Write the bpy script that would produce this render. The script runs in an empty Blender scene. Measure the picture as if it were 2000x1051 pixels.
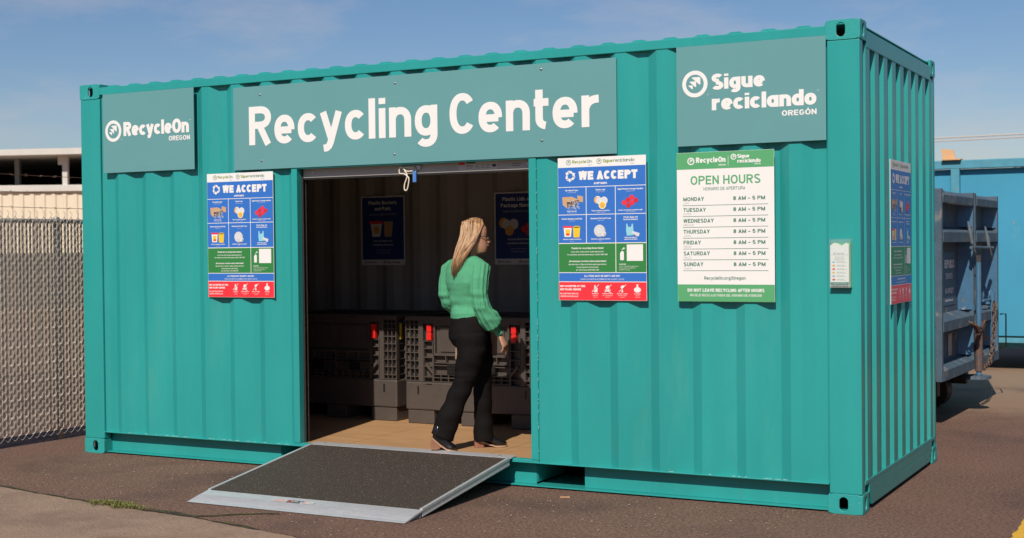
import bpy, bmesh, math, random
from mathutils import Vector, Matrix, noise
random.seed(7)
S = bpy.context.scene
COL = S.collection
V = Vector

# ------------------------------------------------------------------ camera
CP = V((8.04320544, -7.98673922, 1.58779792))
CR = V((0.88465211, 0.4661367, -0.01035456)); CU = V((0.00167963, 0.01902184, 0.99981766)); CF = V((-0.46624866, 0.8845082, -0.01604477))
cd = bpy.data.cameras.new('camera'); cam = bpy.data.objects.new('camera', cd); COL.objects.link(cam)
m = Matrix((CR, CU, -CF)).transposed().to_4x4(); m.translation = CP
cam.matrix_world = m
cd.sensor_width = 36; cd.lens = 2674.57 / 2000 * 36; cd.clip_start = .1; cd.clip_end = 2000
cd.dof.use_dof = True; cd.dof.focus_distance = 9.6; cd.dof.aperture_fstop = 4.0
S.camera = cam

# ------------------------------------------------------------------ sky, sun, exposure
SUNDIR = V((0.205, -1.0, 0.93)).normalized()      # towards the sun
w = bpy.data.worlds.new('World'); S.world = w; w.use_nodes = True
nt = w.node_tree; nt.nodes.clear()
out = nt.nodes.new('ShaderNodeOutputWorld'); bg = nt.nodes.new('ShaderNodeBackground')
sky = nt.nodes.new('ShaderNodeTexSky'); sky.sky_type = 'NISHITA'; sky.sun_disc = False
sky.sun_elevation = math.asin(SUNDIR.z); sky.sun_rotation = math.atan2(SUNDIR.x, SUNDIR.y)
sky.air_density = 1.0; sky.dust_density = .35; sky.ozone_density = 2.6
tc = nt.nodes.new('ShaderNodeTexCoord'); mp = nt.nodes.new('ShaderNodeMapping'); mp.inputs['Scale'].default_value = (1.2, 1.2, 4.0)
nz = nt.nodes.new('ShaderNodeTexNoise'); nz.inputs['Scale'].default_value = 3.4; nz.inputs['Detail'].default_value = 7; nz.inputs['Roughness'].default_value = .62
rp = nt.nodes.new('ShaderNodeValToRGB'); rp.color_ramp.elements[0].position = .47; rp.color_ramp.elements[1].position = .74
rp.color_ramp.elements[0].color = (0, 0, 0, 1); rp.color_ramp.elements[1].color = (.42, .42, .42, 1)
hs = nt.nodes.new('ShaderNodeHueSaturation'); hs.inputs['Saturation'].default_value = 1.15; hs.inputs['Value'].default_value = 1.0
tn = nt.nodes.new('ShaderNodeMix'); tn.data_type = 'RGBA'; tn.blend_type = 'MULTIPLY'; tn.inputs[0].default_value = 1; tn.inputs[7].default_value = (1.32, 1.31, 1.43, 1)
mx = nt.nodes.new('ShaderNodeMix'); mx.data_type = 'RGBA'; mx.inputs[7].default_value = (11.5, 10.2, 10.2, 1)
L = nt.links.new
L(tc.outputs['Generated'], mp.inputs['Vector']); L(mp.outputs[0], nz.inputs['Vector']); L(nz.outputs['Fac'], rp.inputs[0])
L(sky.outputs[0], hs.inputs['Color']); L(hs.outputs[0], tn.inputs[6]); L(tn.outputs[2], mx.inputs[6]); L(rp.outputs[0], mx.inputs[0]); L(mx.outputs[2], bg.inputs['Color'])
bg.inputs['Strength'].default_value = 0.061
L(bg.outputs[0], out.inputs['Surface'])
sl = bpy.data.lights.new('sun', 'SUN'); sl.energy = 5.0; sl.angle = math.radians(.53); sl.color = (1.0, .93, .83)
so = bpy.data.objects.new('sun', sl); COL.objects.link(so); so.location = (12, -30, 30)
so.rotation_euler = SUNDIR.to_track_quat('Z', 'Y').to_euler()
S.view_settings.view_transform = 'Standard'; S.view_settings.look = 'None'; S.view_settings.exposure = -0.18; S.view_settings.gamma = 1
S.render.engine = 'CYCLES'

# ------------------------------------------------------------------ materials
MATS = {}
def mat(name, col, rough=.6, metal=0, var=0.0, vscale=3.0, bump=0.0, bscale=40.0, col2=None, spec=.5, spots=None, stretch=(1, 1, 1)):
    """procedural: base colour broken up by noise; fine bump; optional second colour; spots=(scale,lo,hi,colour)"""
    if name in MATS: return MATS[name]
    M = bpy.data.materials.new(name); M.use_nodes = True; MATS[name] = M
    t = M.node_tree; b = t.nodes['Principled BSDF']; lk = t.links.new
    b.inputs['Base Color'].default_value = (*col, 1); b.inputs['Roughness'].default_value = rough
    b.inputs['Metallic'].default_value = metal; b.inputs['Specular IOR Level'].default_value = spec
    M.diffuse_color = (*col, 1)
    c = t.nodes.new('ShaderNodeTexCoord'); mpn = t.nodes.new('ShaderNodeMapping'); mpn.inputs['Scale'].default_value = stretch
    lk(c.outputs['Object'], mpn.inputs['Vector'])
    last = None
    if var > 0 or col2:
        n = t.nodes.new('ShaderNodeTexNoise'); n.inputs['Scale'].default_value = vscale; n.inputs['Detail'].default_value = 8; n.inputs['Roughness'].default_value = .65
        lk(mpn.outputs[0], n.inputs['Vector'])
        r = t.nodes.new('ShaderNodeMapRange'); r.inputs[1].default_value = .3; r.inputs[2].default_value = .7
        lk(n.outputs['Fac'], r.inputs[0])
        x = t.nodes.new('ShaderNodeMix'); x.data_type = 'RGBA'
        c2 = col2 if col2 else tuple(min(1, v * (1 + var)) for v in col)
        c1 = col if col2 else tuple(v * (1 - var) for v in col)
        x.inputs[6].default_value = (*c1, 1); x.inputs[7].default_value = (*c2, 1)
        lk(r.outputs[0], x.inputs[0]); last = x.outputs[2]
    if spots:
        for (sc, lo, hi, scol) in spots:
            n2 = t.nodes.new('ShaderNodeTexNoise'); n2.inputs['Scale'].default_value = sc; n2.inputs['Detail'].default_value = 6; n2.inputs['Roughness'].default_value = .7
            lk(mpn.outputs[0], n2.inputs['Vector'])
            r2 = t.nodes.new('ShaderNodeMapRange'); r2.inputs[1].default_value = lo; r2.inputs[2].default_value = hi
            lk(n2.outputs['Fac'], r2.inputs[0])
            x2 = t.nodes.new('ShaderNodeMix'); x2.data_type = 'RGBA'; x2.inputs[6].default_value = (*col, 1); x2.inputs[7].default_value = (*scol, 1)
            if last: lk(last, x2.inputs[6])
            lk(r2.outputs[0], x2.inputs[0]); last = x2.outputs[2]
    if last: lk(last, b.inputs['Base Color'])
    if bump > 0:
        n3 = t.nodes.new('ShaderNodeTexNoise'); n3.inputs['Scale'].default_value = bscale; n3.inputs['Detail'].default_value = 5
        lk(mpn.outputs[0], n3.inputs['Vector'])
        bp = t.nodes.new('ShaderNodeBump'); bp.inputs['Strength'].default_value = bump; bp.inputs['Distance'].default_value = .01
        lk(n3.outputs['Fac'], bp.inputs['Height']); lk(bp.outputs[0], b.inputs['Normal'])
    return M

TEAL = mat('teal_paint', (.024, .315, .295), .32, var=.09, vscale=2.2, bump=.22, bscale=3.2, spots=[(14, .70, .78, (.10, .42, .38)), (5, .60, .74, (.045, .27, .25)), (2.4, .56, .8, (.055, .34, .31))], stretch=(1, 1, .22))
TEALE = mat('teal_paint_edge', (.026, .325, .305), .4, var=.06, vscale=9, bump=.2, bscale=60, spots=[(38, .66, .70, (.5, .62, .58)), (23, .72, .78, (.16, .08, .04))])
INNER = mat('inner_wall_paint', (.34, .31, .275), .6, var=.08, vscale=2, bump=.1, bscale=5)
PLY = mat('plywood_floor', (.37, .205, .095), .65, col2=(.52, .30, .14), vscale=3.5, bump=.25, bscale=60, stretch=(.7, 6, 1), spots=[(9, .62, .75, (.26, .15, .08))])
SIGN = mat('sign_green_grey', (.128, .315, .32), .38, var=.03, vscale=1.5)
WHITE = mat('white_print', (.82, .80, .77), .45, var=.015)
GALV = mat('aluminium', (.60, .60, .61), .42, .45, var=.12, vscale=12, bump=.12, bscale=50, stretch=(1, 8, 1))
ROLLER = mat('roller_bar_grey', (.42, .39, .36), .45, .2, var=.08, vscale=6)
DARKM = mat('dark_metal', (.045, .035, .03), .6, .3, var=.3, vscale=20, spots=[(40, .68, .72, (.5, .45, .4))])
STEEL = mat('bright_steel', (.6, .58, .55), .3, .9)
GRIT = mat('ramp_grit', (.020, .0140, .0100), .75, col2=(.085, .060, .042), vscale=85, bump=1.0, bscale=120, spots=[(85, .64, .68, (.5, .50, .50)), (45, .5, .7, (.055, .04, .03))])
RUBBER = mat('black_rubber', (.012, .012, .012), .7, bump=.3, bscale=80)
CRATE = mat('crate_plastic', (.078, .062, .053), .5, var=.14, vscale=5, bump=.15, bscale=50, spots=[(30, .66, .74, (.12, .095, .08))])
RED = mat('red_plastic', (.75, .02, .015), .4, var=.1); YEL = mat('yellow_plastic', (.75, .5, .01), .5)
BLACKP = mat('black_plastic', (.01, .009, .008), .5)

# ------------------------------------------------------------------ mesh helpers
class MB:
    def __init__(s): s.v = []; s.f = []; s.m = []
    def add(s, vs, fs, mi=0):
        o = len(s.v); s.v += [tuple(p) for p in vs]
        for f in fs: s.f.append(tuple(i + o for i in f)); s.m.append(mi)
    def box(s, x0, x1, y0, y1, z0, z1, mi=0):
        vs = [(x, y, z) for z in (z0, z1) for y in (y0, y1) for x in (x0, x1)]
        s.add(vs, [(0, 2, 3, 1), (4, 5, 7, 6), (0, 1, 5, 4), (2, 6, 7, 3), (0, 4, 6, 2), (1, 3, 7, 5)], mi)
    def prism(s, poly, a, b, axis='z', mi=0):
        n = len(poly)
        def P(p, t):
            return {'z': (p[0], p[1], t), 'y': (p[0], t, p[1]), 'x': (t, p[0], p[1])}[axis]
        s.add([P(p, a) for p in poly] + [P(p, b) for p in poly],
              [tuple(range(n)), tuple(range(2 * n - 1, n - 1, -1))] + [(i, i + n, (i + 1) % n + n, (i + 1) % n) for i in range(n)], mi)
    def loft(s, rings, mi=0, cap=True):
        n = len(rings[0]); vs = [p for r in rings for p in r]; fs = []
        for k in range(len(rings) - 1):
            for i in range(n):
                j = (i + 1) % n; fs.append((k * n + i, k * n + j, (k + 1) * n + j, (k + 1) * n + i))
        if cap: fs.append(tuple(range(n - 1, -1, -1))); fs.append(tuple((len(rings) - 1) * n + i for i in range(n)))
        s.add(vs, fs, mi)
    def tube(s, pts, r, n=6, mi=0, r2=None, closed=False, up=None, mod=None):
        pts = [V(p) for p in pts]; k = len(pts); rs = r if isinstance(r, (list, tuple)) else [r] * k
        rb = r2 if r2 is not None else rs
        if not isinstance(rb, (list, tuple)): rb = [rb] * k
        rings = []; prev = None
        for i, p in enumerate(pts):
            if closed: t = (pts[(i + 1) % k] - pts[i - 1])
            else: t = pts[min(i + 1, k - 1)] - pts[max(i - 1, 0)]
            t.normalize()
            if up is not None: a = V(up) - t * t.dot(V(up)); a.normalize()
            elif prev is None:
                a = t.orthogonal().normalized()
            else: a = (prev - t * t.dot(prev)).normalized()
            prev = a; b = t.cross(a)
            ring = []
            for q in range(n):
                th = 2 * math.pi * q / n; mm = mod(i / max(1, k - 1), th) if mod else 1
                ring.append(p + a * (math.cos(th) * rs[i] * mm) + b * (math.sin(th) * rb[i] * mm))
            rings.append(ring)
        if closed: rings.append(rings[0])
        s.loft(rings, mi, cap=not closed)
    def cyl(s, c, axis, r, h, n=12, mi=0):
        c = V(c); a = V(axis).normalized(); s.tube([c, c + a * h], r, n, mi)
    def sphere(s, c, rx, ry, rz, n=12, k=8, mi=0):
        rings = []
        for i in range(k + 1):
            ph = math.pi * (i + .02 * (i == 0) - .02 * (i == k)) / k
            rings.append([(c[0] + rx * math.sin(ph) * math.cos(2 * math.pi * j / n), c[1] + ry * math.sin(ph) * math.sin(2 * math.pi * j / n), c[2] - rz * math.cos(ph)) for j in range(n)])
        s.loft(rings, mi)
    def mesh(s, name, mats, smooth=False, fix=True):
        me = bpy.data.meshes.new(name); me.from_pydata(s.v, [], s.f)
        for q in (mats if isinstance(mats, (list, tuple)) else [mats]): me.materials.append(q)
        me.polygons.foreach_set('material_index', s.m)
        if fix:
            bm = bmesh.new(); bm.from_mesh(me); bmesh.ops.recalc_face_normals(bm, faces=bm.faces); bm.to_mesh(me); bm.free()
        if smooth: me.polygons.foreach_set('use_smooth', [True] * len(me.polygons))
        me.update(); return me
    def build(s, name, mats, parent=None, smooth=False, bevel=0, fix=True, loc=(0, 0, 0), rot=None):
        return link(name, s.mesh(name, mats, smooth, fix), parent, loc, rot, bevel)
def link(name, me, parent=None, loc=(0, 0, 0), rot=None, bevel=0):
    o = bpy.data.objects.new(name, me); COL.objects.link(o); o.location = loc
    if rot: o.rotation_euler = rot
    if parent: o.parent = parent
    if bevel:
        b = o.modifiers.new('bevel', 'BEVEL'); b.width = bevel; b.segments = 2; b.limit_method = 'ANGLE'; b.angle_limit = .6
    return o
def tag(o, label=None, cat=None, group=None, kind=None):
    if label: o['label'] = label
    if cat: o['category'] = cat
    if group: o['group'] = group
    if kind: o['kind'] = kind
    return o
def thing(name, label, cat, loc=(0, 0, 0), rz=0, group=None):
    o = bpy.data.objects.new(name, None); COL.objects.link(o); o.location = loc; o.rotation_euler = (0, 0, rz); o.empty_display_size = .2
    return tag(o, label, cat, group)
def copy_tree(o, parent=None):
    c = o.copy(); COL.objects.link(c); c.parent = parent
    for ch in list(o.children): copy_tree(ch, c)
    return c

# ------------------------------------------------------------------ text and flat print
_gl = {}
def stroke_glyph(ch, t, seg, single=False):
    """letter shapes as centre lines inside a cap height of 1; t = stroke width. returns (polylines, width)"""
    a = t / 2; C = 1 - a; B = a; XH = .74; X = XH - a; D = -.27 + a; w = .525 + t * .38; l = a; r = w - a
    def arc(cx, cy, rx, ry, d0, d1, p=2.22):
        n = max(2, int(abs(d1 - d0) / 90 * seg + .5)); o = []
        for i in range(n + 1):
            th = math.radians(d0 + (d1 - d0) * i / n); c_, s_ = math.cos(th), math.sin(th)
            o.append((cx + rx * math.copysign(abs(c_) ** (2 / p), c_), cy + ry * math.copysign(abs(s_) ** (2 / p), s_)))
        return o
    xm, ym, rx, ry = w / 2, XH / 2, w / 2 - a, XH / 2 - a
    W_ = .62 + t * .25; R_ = W_ - a; cm = W_ / 2; cx_ = cm - a
    ring = lambda: arc(xm, ym, rx, ry, 0, 360)
    base = {'á': ('a', 1), 'é': ('e', 1), 'í': ('i', 1), 'ó': ('o', 1), 'ú': ('u', 1), 'Ó': ('O', 1), 'Í': ('I', 1), 'Á': ('A', 1), 'É': ('E', 1), 'ñ': ('n', 2), 'ç': ('c', 0), 'ế': ('e', 1), 'ệ': ('e', 1)}
    if ch in base:
        bch, k = base[ch]; P, wd = stroke_glyph(bch, t, seg, single); top = (1 if bch.isupper() else XH)
        if bch == 'i': P = P[:1]
        if k == 1: P = P + [[(wd / 2 - .04, top + .06), (wd / 2 + .10, top + .06 + .16)]]
        if k == 2: P = P + [[(wd / 2 - .14, top + .12), (wd / 2 - .04, top + .17), (wd / 2 + .04, top + .11), (wd / 2 + .14, top + .16)]]
        return P, wd
    if ch == ' ': return [], .22
    G = {
     'o': lambda: ([ring()], w), 'c': lambda: ([arc(xm, ym, rx, ry, 42, 318)], w * .95),
     'e': lambda: ([[(l, ym - a * .25), (r, ym - a * .25)], arc(xm, ym, rx, ry, -12 - t * 10, 318 - t * 10)[:1] * 0 + arc(xm, ym, rx, ry, -3, 314)], w),
     'a': lambda: ([ring(), [(r, B - a), (r, X + a)]], w) if single else ([[(r, B - a), (r, ym + .05)] + arc(xm, XH - (XH * .30), rx, XH * .30 - a, 0, 155), arc(xm, XH * .29, rx, XH * .29 - a, 0, 360)], w),
     'd': lambda: ([ring(), [(r, 0), (r, 1)]], w), 'b': lambda: ([ring(), [(l, 0), (l, 1)]], w),
     'p': lambda: ([ring(), [(l, -.27), (l, XH)]], w), 'q': lambda: ([ring(), [(r, -.27), (r, XH)]], w),
     'g': lambda: ([ring(), [(r, XH), (r, .04)] + arc(xm, .04, rx, .31 - a, 0, -140)], w),
     'n': lambda: ([[(l, 0), (l, XH)], arc(xm, XH * .55, rx, XH * .45 - a, 165, 0) + [(r, 0)]], w),
     'h': lambda: ([[(l, 0), (l, 1)], arc(xm, XH * .55, rx, XH * .45 - a, 165, 0) + [(r, 0)]], w),
     'u': lambda: ([[(r, 0), (r, XH)], [(l, XH), (l, XH * .45)] + arc(xm, XH * .45, rx, XH * .45 - a, 180, 345)], w),
     'm': lambda: ([[(l, 0), (l, XH)], arc(xm * .92, XH * .55, rx * .92, XH * .45 - a, 165, 0) + [(l + 2 * rx * .92, 0)], [(q_[0] + 2 * rx * .92, q_[1]) for q_ in arc(xm * .92, XH * .55, rx * .92, XH * .45 - a, 165, 0) + [(l + 2 * rx * .92, 0)]]], w + 2 * rx * .84),
     'r': lambda: ([[(l, 0), (l, XH)], arc(l + .30, XH * .50, .30, XH * .50 - a, 165, 88)], .36 + a),
     'i': lambda: ([[(l, 0), (l, XH)], [(l, max(.99 - t, XH + .10)), (l, .99)]], t), 'l': lambda: ([[(l, 0), (l, 1)]], t),
     'j': lambda: ([[(l + .1, XH), (l + .1, -.1), (l, -.2)], [(l + .1, .99 - t), (l + .1, .99)]], t + .1),
     'k': lambda: ([[(l, 0), (l, 1)], [(r, XH), (l + a, .26)], [(l + .14, .40), (r + .01, 0)]], w * .97),
     't': lambda: ([[(.13, .95), (.13, .27)] + arc(.13 + .19, .27, .19, .27 - a, 180, 262), [(0, X), (.36, X)]], .36),
     'f': lambda: ([[(.14, 0), (.14, .76)] + arc(.14 + .17, .78, .17, .22 - a, 180, 92), [(0, X), (.36, X)]], .34),
     's': lambda: ([arc(xm * .92, XH * .75, rx * .9, XH * .25 - a * .5, 28, 262, 2.1) + arc(xm * .92, XH * .25, rx * .95, XH * .25 - a * .5, 82, -152, 2.1)], w * .92),
     'v': lambda: ([[(l * .8, XH), (xm, a * .4), (w - l * .8, XH)]], w), 'w': lambda: ([[(l * .8, XH), (.20, a * .4), (.39, XH * .96), (.58, a * .4), (.78 - l * .8, XH)]], .78),
     'x': lambda: ([[(l, XH), (r, 0)], [(l, 0), (r, XH)]], w), 'y': lambda: ([[(l * .8, XH), (xm + .01, .03)], [(w - l * .8, XH), (xm - .015, -.03), (xm - .06, -.12), (xm - .12, -.27 + a + .015), (l * .9, -.27 + a)]], w), 'z': lambda: ([[(.02, X), (r, X), (l * .6, B), (w - .02, B)]], w),
     'O': lambda: ([arc(cm + .03, .5, cx_ + .03, .5 - a, 0, 360)], W_ + .06), 'C': lambda: ([arc(cm, .5, cx_, .5 - a, 38, 322)], W_ * .98), 'Q': lambda: ([arc(cm, .5, cx_, .5 - a, 0, 360), [(cm + .05, .25), (W_, -.05)]], W_),
     'G': lambda: ([arc(cm, .5, cx_, .5 - a, 40, 350) + [(R_, .48), (cm + .04, .48)]], W_), 'D': lambda: ([[(l, B), (l, C), (cm * .8, C)] + arc(cm * .8, .5, R_ - cm * .8, .5 - a, 90, -90) + [(l, B)]], W_),
     'U': lambda: ([[(l, 1), (l, .35)] + arc(cm, .35, cx_, .35 - a, 180, 360) + [(R_, 1)]], W_), 'J': lambda: ([[(r, 1), (r, .30)] + arc(xm, .30, rx, .30 - a, 0, -170)], w),
     'A': lambda: ([[(l * .8, 0), (cm, C), (W_ - l * .8, 0)], [(l + .08, .28), (R_ - .08, .28)]], W_), 'V': lambda: ([[(l * .8, 1), (cm, B), (W_ - l * .8, 1)]], W_),
     'W': lambda: ([[(l * .8, 1), (.24, B), (.45, .92), (.66, B), (.90 - l * .8, 1)]], .90), 'M': lambda: ([[(l, 0), (l, C), (.40, .12), (.80 - a, C), (.80 - a, 0)]], .80),
     'N': lambda: ([[(l, 0), (l, C * .99), (R_, B * 1.1), (R_, 1)]], W_), 'H': lambda: ([[(l, 0), (l, 1)], [(R_, 0), (R_, 1)], [(l, .5), (R_, .5)]], W_),
     'E': lambda: ([[(w, C), (l, C), (l, B), (w, B)], [(l, .51), (w - .04, .51)]], w), 'F': lambda: ([[(w, C), (l, C), (l, 0)], [(l, .49), (w - .05, .49)]], w), 'L': lambda: ([[(l, 1), (l, B), (w - .02, B)]], w - .02),
     'I': lambda: ([[(l, 0), (l, 1)]], t), 'T': lambda: ([[(0, C), (W_ - .04, C)], [(cm - .02, 0), (cm - .02, C)]], W_ - .04), 'K': lambda: ([[(l, 0), (l, 1)], [(R_, 1), (l + a, .34)], [(l + .16, .52), (R_ + .02, 0)]], W_),
     'P': lambda: ([[(l, 0), (l, C), (cm, C)] + arc(cm, .71, R_ - cm, .29 - a, 90, -90) + [(l + a, .42 + a)]], W_ * .97), 'R': lambda: ([[(l, 0), (l, C), (cm, C)] + arc(cm, .71, R_ - cm, .29 - a, 90, -90) + [(l + a, .42 + a)], [(cm - .02, .42 + a), (R_ + .0, 0)]], W_),
     'B': lambda: ([[(l, C), (cm, C)] + arc(cm, .755, R_ - cm - .02, .245 - a, 90, -90) + [(l + a, .51 + a)], [(l, C), (l, B), (cm, B)] + arc(cm, .255, R_ - cm, .255 - a * .6, -90, 90)], W_),
     'S': lambda: ([arc(cm * .97, .745, cx_ * .93, .255 - a * .75, 30, 262, 2.1) + arc(cm * .97, .255, cx_ * .97, .255 - a * .75, 82, -152, 2.1)], W_ * .96),
     'X': lambda: ([[(l, 1), (R_, 0)], [(l, 0), (R_, 1)]], W_), 'Y': lambda: ([[(l * .8, 1), (cm, .42), (W_ - l * .8, 1)], [(cm, .45), (cm, 0)]], W_), 'Z': lambda: ([[(.02, C), (R_, C), (l * .6, B), (W_ - .02, B)]], W_),
     '0': lambda: ([arc(xm, .5, rx, .5 - a, 0, 360)], w), '1': lambda: ([[(.02, .78), (.22, C - .02), (.22, 0)]], .24 + a), '8': lambda: ([arc(xm, .745, rx * .92, .255 - a, 0, 360), arc(xm, .27, rx, .27 - a, 0, 360)], w),
     '2': lambda: ([arc(xm, .70, rx, .30 - a, 165, -20) + [(l, B), (w, B)]], w), '3': lambda: ([arc(xm, .745, rx * .94, .255 - a, 155, -80) , arc(xm, .27, rx, .27 - a, 85, -155)], w), '4': lambda: ([[(r - .06, 0), (r - .06, C), (l * .6, .28), (w, .28)]], w),
     '5': lambda: ([[(r, C), (l + .05, C), (l, .50)] + arc(xm, .33, rx, .33 - a, 120, -150)], w), '6': lambda: ([arc(xm, .32, rx, .32 - a, 0, 360), [(l, .35), (l + .06, .7), (r - .05, C)]], w), '7': lambda: ([[(0, C), (r, C), (l + .08, 0)]], w), '9': lambda: ([arc(xm, .68, rx, .32 - a, 0, 360), [(r, .65), (r - .06, .3), (l + .05, B)]], w),
     '.': lambda: ([[(l, 0), (l, t)]], t), ',': lambda: ([[(l, -.1), (l + .03, t)]], t), ':': lambda: ([[(l, 0), (l, t)], [(l, .5), (l, .5 + t)]], t), '-': lambda: ([[(0, .36), (.28, .36)]], .28), '–': lambda: ([[(0, .42), (.46, .42)]], .46),
     '/': lambda: ([[(l, -.1), (.36, 1.05)]], .38), '!': lambda: ([[(l, .3), (l, 1)], [(l, 0), (l, t)]], t), '¡': lambda: ([[(l, -.25), (l, .44)], [(l, .74 - t), (l, .74)]], t),
    }
    if ch in G: return G[ch]()
    return [ring()], w
def glyphs(txt, bold=0.0, spacing=1.0, res=2):
    k = (txt, bold, spacing, res)
    if k in _gl: return _gl[k]
    t = .118 + bold * 3.7; seg = {1: 2, 2: 4, 3: 5, 4: 7, 6: 10}.get(res, 4); vs = []; fs = []; x0 = 0; gap = (.125 - t * .12) * (1 - (1 - spacing) * 5)
    single = spacing < .9
    for ch in txt:
        P, wd = stroke_glyph(ch, t, seg, single)
        P2 = []
        for pl in P:      # break a line at a sharp corner so that it gets a blunt joint
            pl = [q_ for i, q_ in enumerate(pl) if i == 0 or (abs(q_[0] - pl[i - 1][0]) + abs(q_[1] - pl[i - 1][1])) > 1e-4]
            cur = [pl[0]]
            for i in range(1, len(pl)):
                cur.append(pl[i])
                if i < len(pl) - 1:
                    a1 = (pl[i][0] - pl[i - 1][0], pl[i][1] - pl[i - 1][1]); b1 = (pl[i + 1][0] - pl[i][0], pl[i + 1][1] - pl[i][1])
                    la, lb = math.hypot(*a1), math.hypot(*b1)
                    if (a1[0] * b1[0] + a1[1] * b1[1]) / (la * lb) < -.15:
                        e_ = t * .42; cur[-1] = (pl[i][0] + a1[0] / la * e_, pl[i][1] + a1[1] / la * e_); P2.append(cur); cur = [(pl[i][0] - b1[0] / lb * e_, pl[i][1] - b1[1] / lb * e_)]
            P2.append(cur)
        for si, pl in enumerate(P2):
            pl = [q_ for i, q_ in enumerate(pl) if i == 0 or (abs(q_[0] - pl[i - 1][0]) + abs(q_[1] - pl[i - 1][1])) > 1e-4]
            n = len(pl); o = len(vs); cl = n > 3 and abs(pl[0][0] - pl[-1][0]) + abs(pl[0][1] - pl[-1][1]) < 1e-4
            for i in range(n):
                p0 = pl[i - 1] if i else (pl[-2] if cl else None); p1 = pl[i + 1] if i < n - 1 else (pl[1] if cl else None); p = pl[i]
                def nn(u, v):
                    dx, dy = v[0] - u[0], v[1] - u[1]; L_ = math.hypot(dx, dy); return (-dy / L_, dx / L_)
                if p0 is None: m_ = nn(p, p1)
                elif p1 is None: m_ = nn(p0, p)
                else:
                    a_, b_ = nn(p0, p), nn(p, p1); mx_, my_ = a_[0] + b_[0], a_[1] + b_[1]; L2 = mx_ * mx_ + my_ * my_
                    if L2 < .9: L2 = .9
                    m_ = (mx_ * 2 / L2, my_ * 2 / L2)
                z = si * .00007
                vs.append((x0 + p[0] + m_[0] * t / 2, p[1] + m_[1] * t / 2, z)); vs.append((x0 + p[0] - m_[0] * t / 2, p[1] - m_[1] * t / 2, z))
            fs += [(o + 2 * i, o + 2 * i + 1, o + 2 * i + 3, o + 2 * i + 2) for i in range(n - 1)]
        x0 += wd + gap
    xs = [a[0] for a in vs]; ys = [a[1] for a in vs]
    _gl[k] = (vs, fs, min(xs), max(xs), min(ys), max(ys)); return _gl[k]
class Print(MB):
    """flat print in a plane: u right, v up, n out. lay() lifts each later layer a little"""
    STEP = .0006
    def __init__(s, mats): super().__init__(); s.mats = list(mats); s.idx = {q.name: i for i, q in enumerate(s.mats)}
    def mi(s, q):
        if q.name not in s.idx: s.idx[q.name] = len(s.mats); s.mats.append(q)
        return s.idx[q.name]
    def poly(s, pts, q, l=1):
        s.add([(u, -l * s.STEP, v) for u, v in pts], [tuple(range(len(pts)))], s.mi(q))
    def rect(s, u0, v0, u1, v1, q, l=1): s.poly([(u0, v0), (u1, v0), (u1, v1), (u0, v1)], q, l)
    def disc(s, u, v, r, q, l=2, ry=None, n=18):
        ry = ry or r; s.poly([(u + r * math.cos(2 * math.pi * i / n), v + ry * math.sin(2 * math.pi * i / n)) for i in range(n)], q, l)
    def ring(s, u, v, ro, ri, q, l=2, ky=1.0, n=40):
        vs = [(u + r * math.cos(2 * math.pi * i / n), -l * s.STEP, v + ky * r * math.sin(2 * math.pi * i / n)) for r in (ri, ro) for i in range(n)]
        s.add(vs, [(i, i + n, (i + 1) % n + n, (i + 1) % n) for i in range(n)], s.mi(q))
    def text(s, txt, u0, u1, v0, v1, q, l=2, bold=0.0, sp=1.0, res=2):
        """stretch the glyphs so their box is exactly u0..u1, v0..v1"""
        vs, fs, a, b, c, d = glyphs(txt, bold, sp, res)
        s.add([(u0 + (x - a) / (b - a) * (u1 - u0), -l * s.STEP - zz, v0 + (y - c) / (d - c) * (v1 - v0)) for x, y, zz in vs], fs, s.mi(q))
    def line(s, txt, uc, vb, h, q, l=2, bold=0.0, kx=1.06, align='c', maxw=None, sp=1.0, res=1):
        """text with cap height h, baseline vb"""
        vs, fs, a, b, c, d = glyphs(txt, bold, sp, res); k = h; kk = k * kx
        if maxw and (b - a) * kk > maxw: kk = maxw / (b - a)
        off = uc - (a + b) / 2 * kk if align == 'c' else (uc - a * kk if align == 'l' else uc - b * kk)
        s.add([(off + x * kk, -l * s.STEP - zz, vb + y * k) for x, y, zz in vs], fs, s.mi(q))
    def logo(s, u, v, r, q, l=2, thick=.3, q2=None):
        """ring with three stepped peaks"""
        s.ring(u, v, r, r * (1 - thick), q, l)
        q2 = q2 or q
        for (cx, cy, k) in ((.18, .22, .52), (-.10, -.02, .40), (-.30, -.24, .28)):
            x, y, k = u + cx * r, v + cy * r, k * r
            s.poly([(x - k * .75, y + k * .55), (x + k * .35, y + k * .55), (x + k * .5, y + k * .4), (x + k * .5, y - k * .5), (x + k * .36, y - k * .55), (x - k * .8, y + k * .45)][::-1], q2, l)

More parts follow.
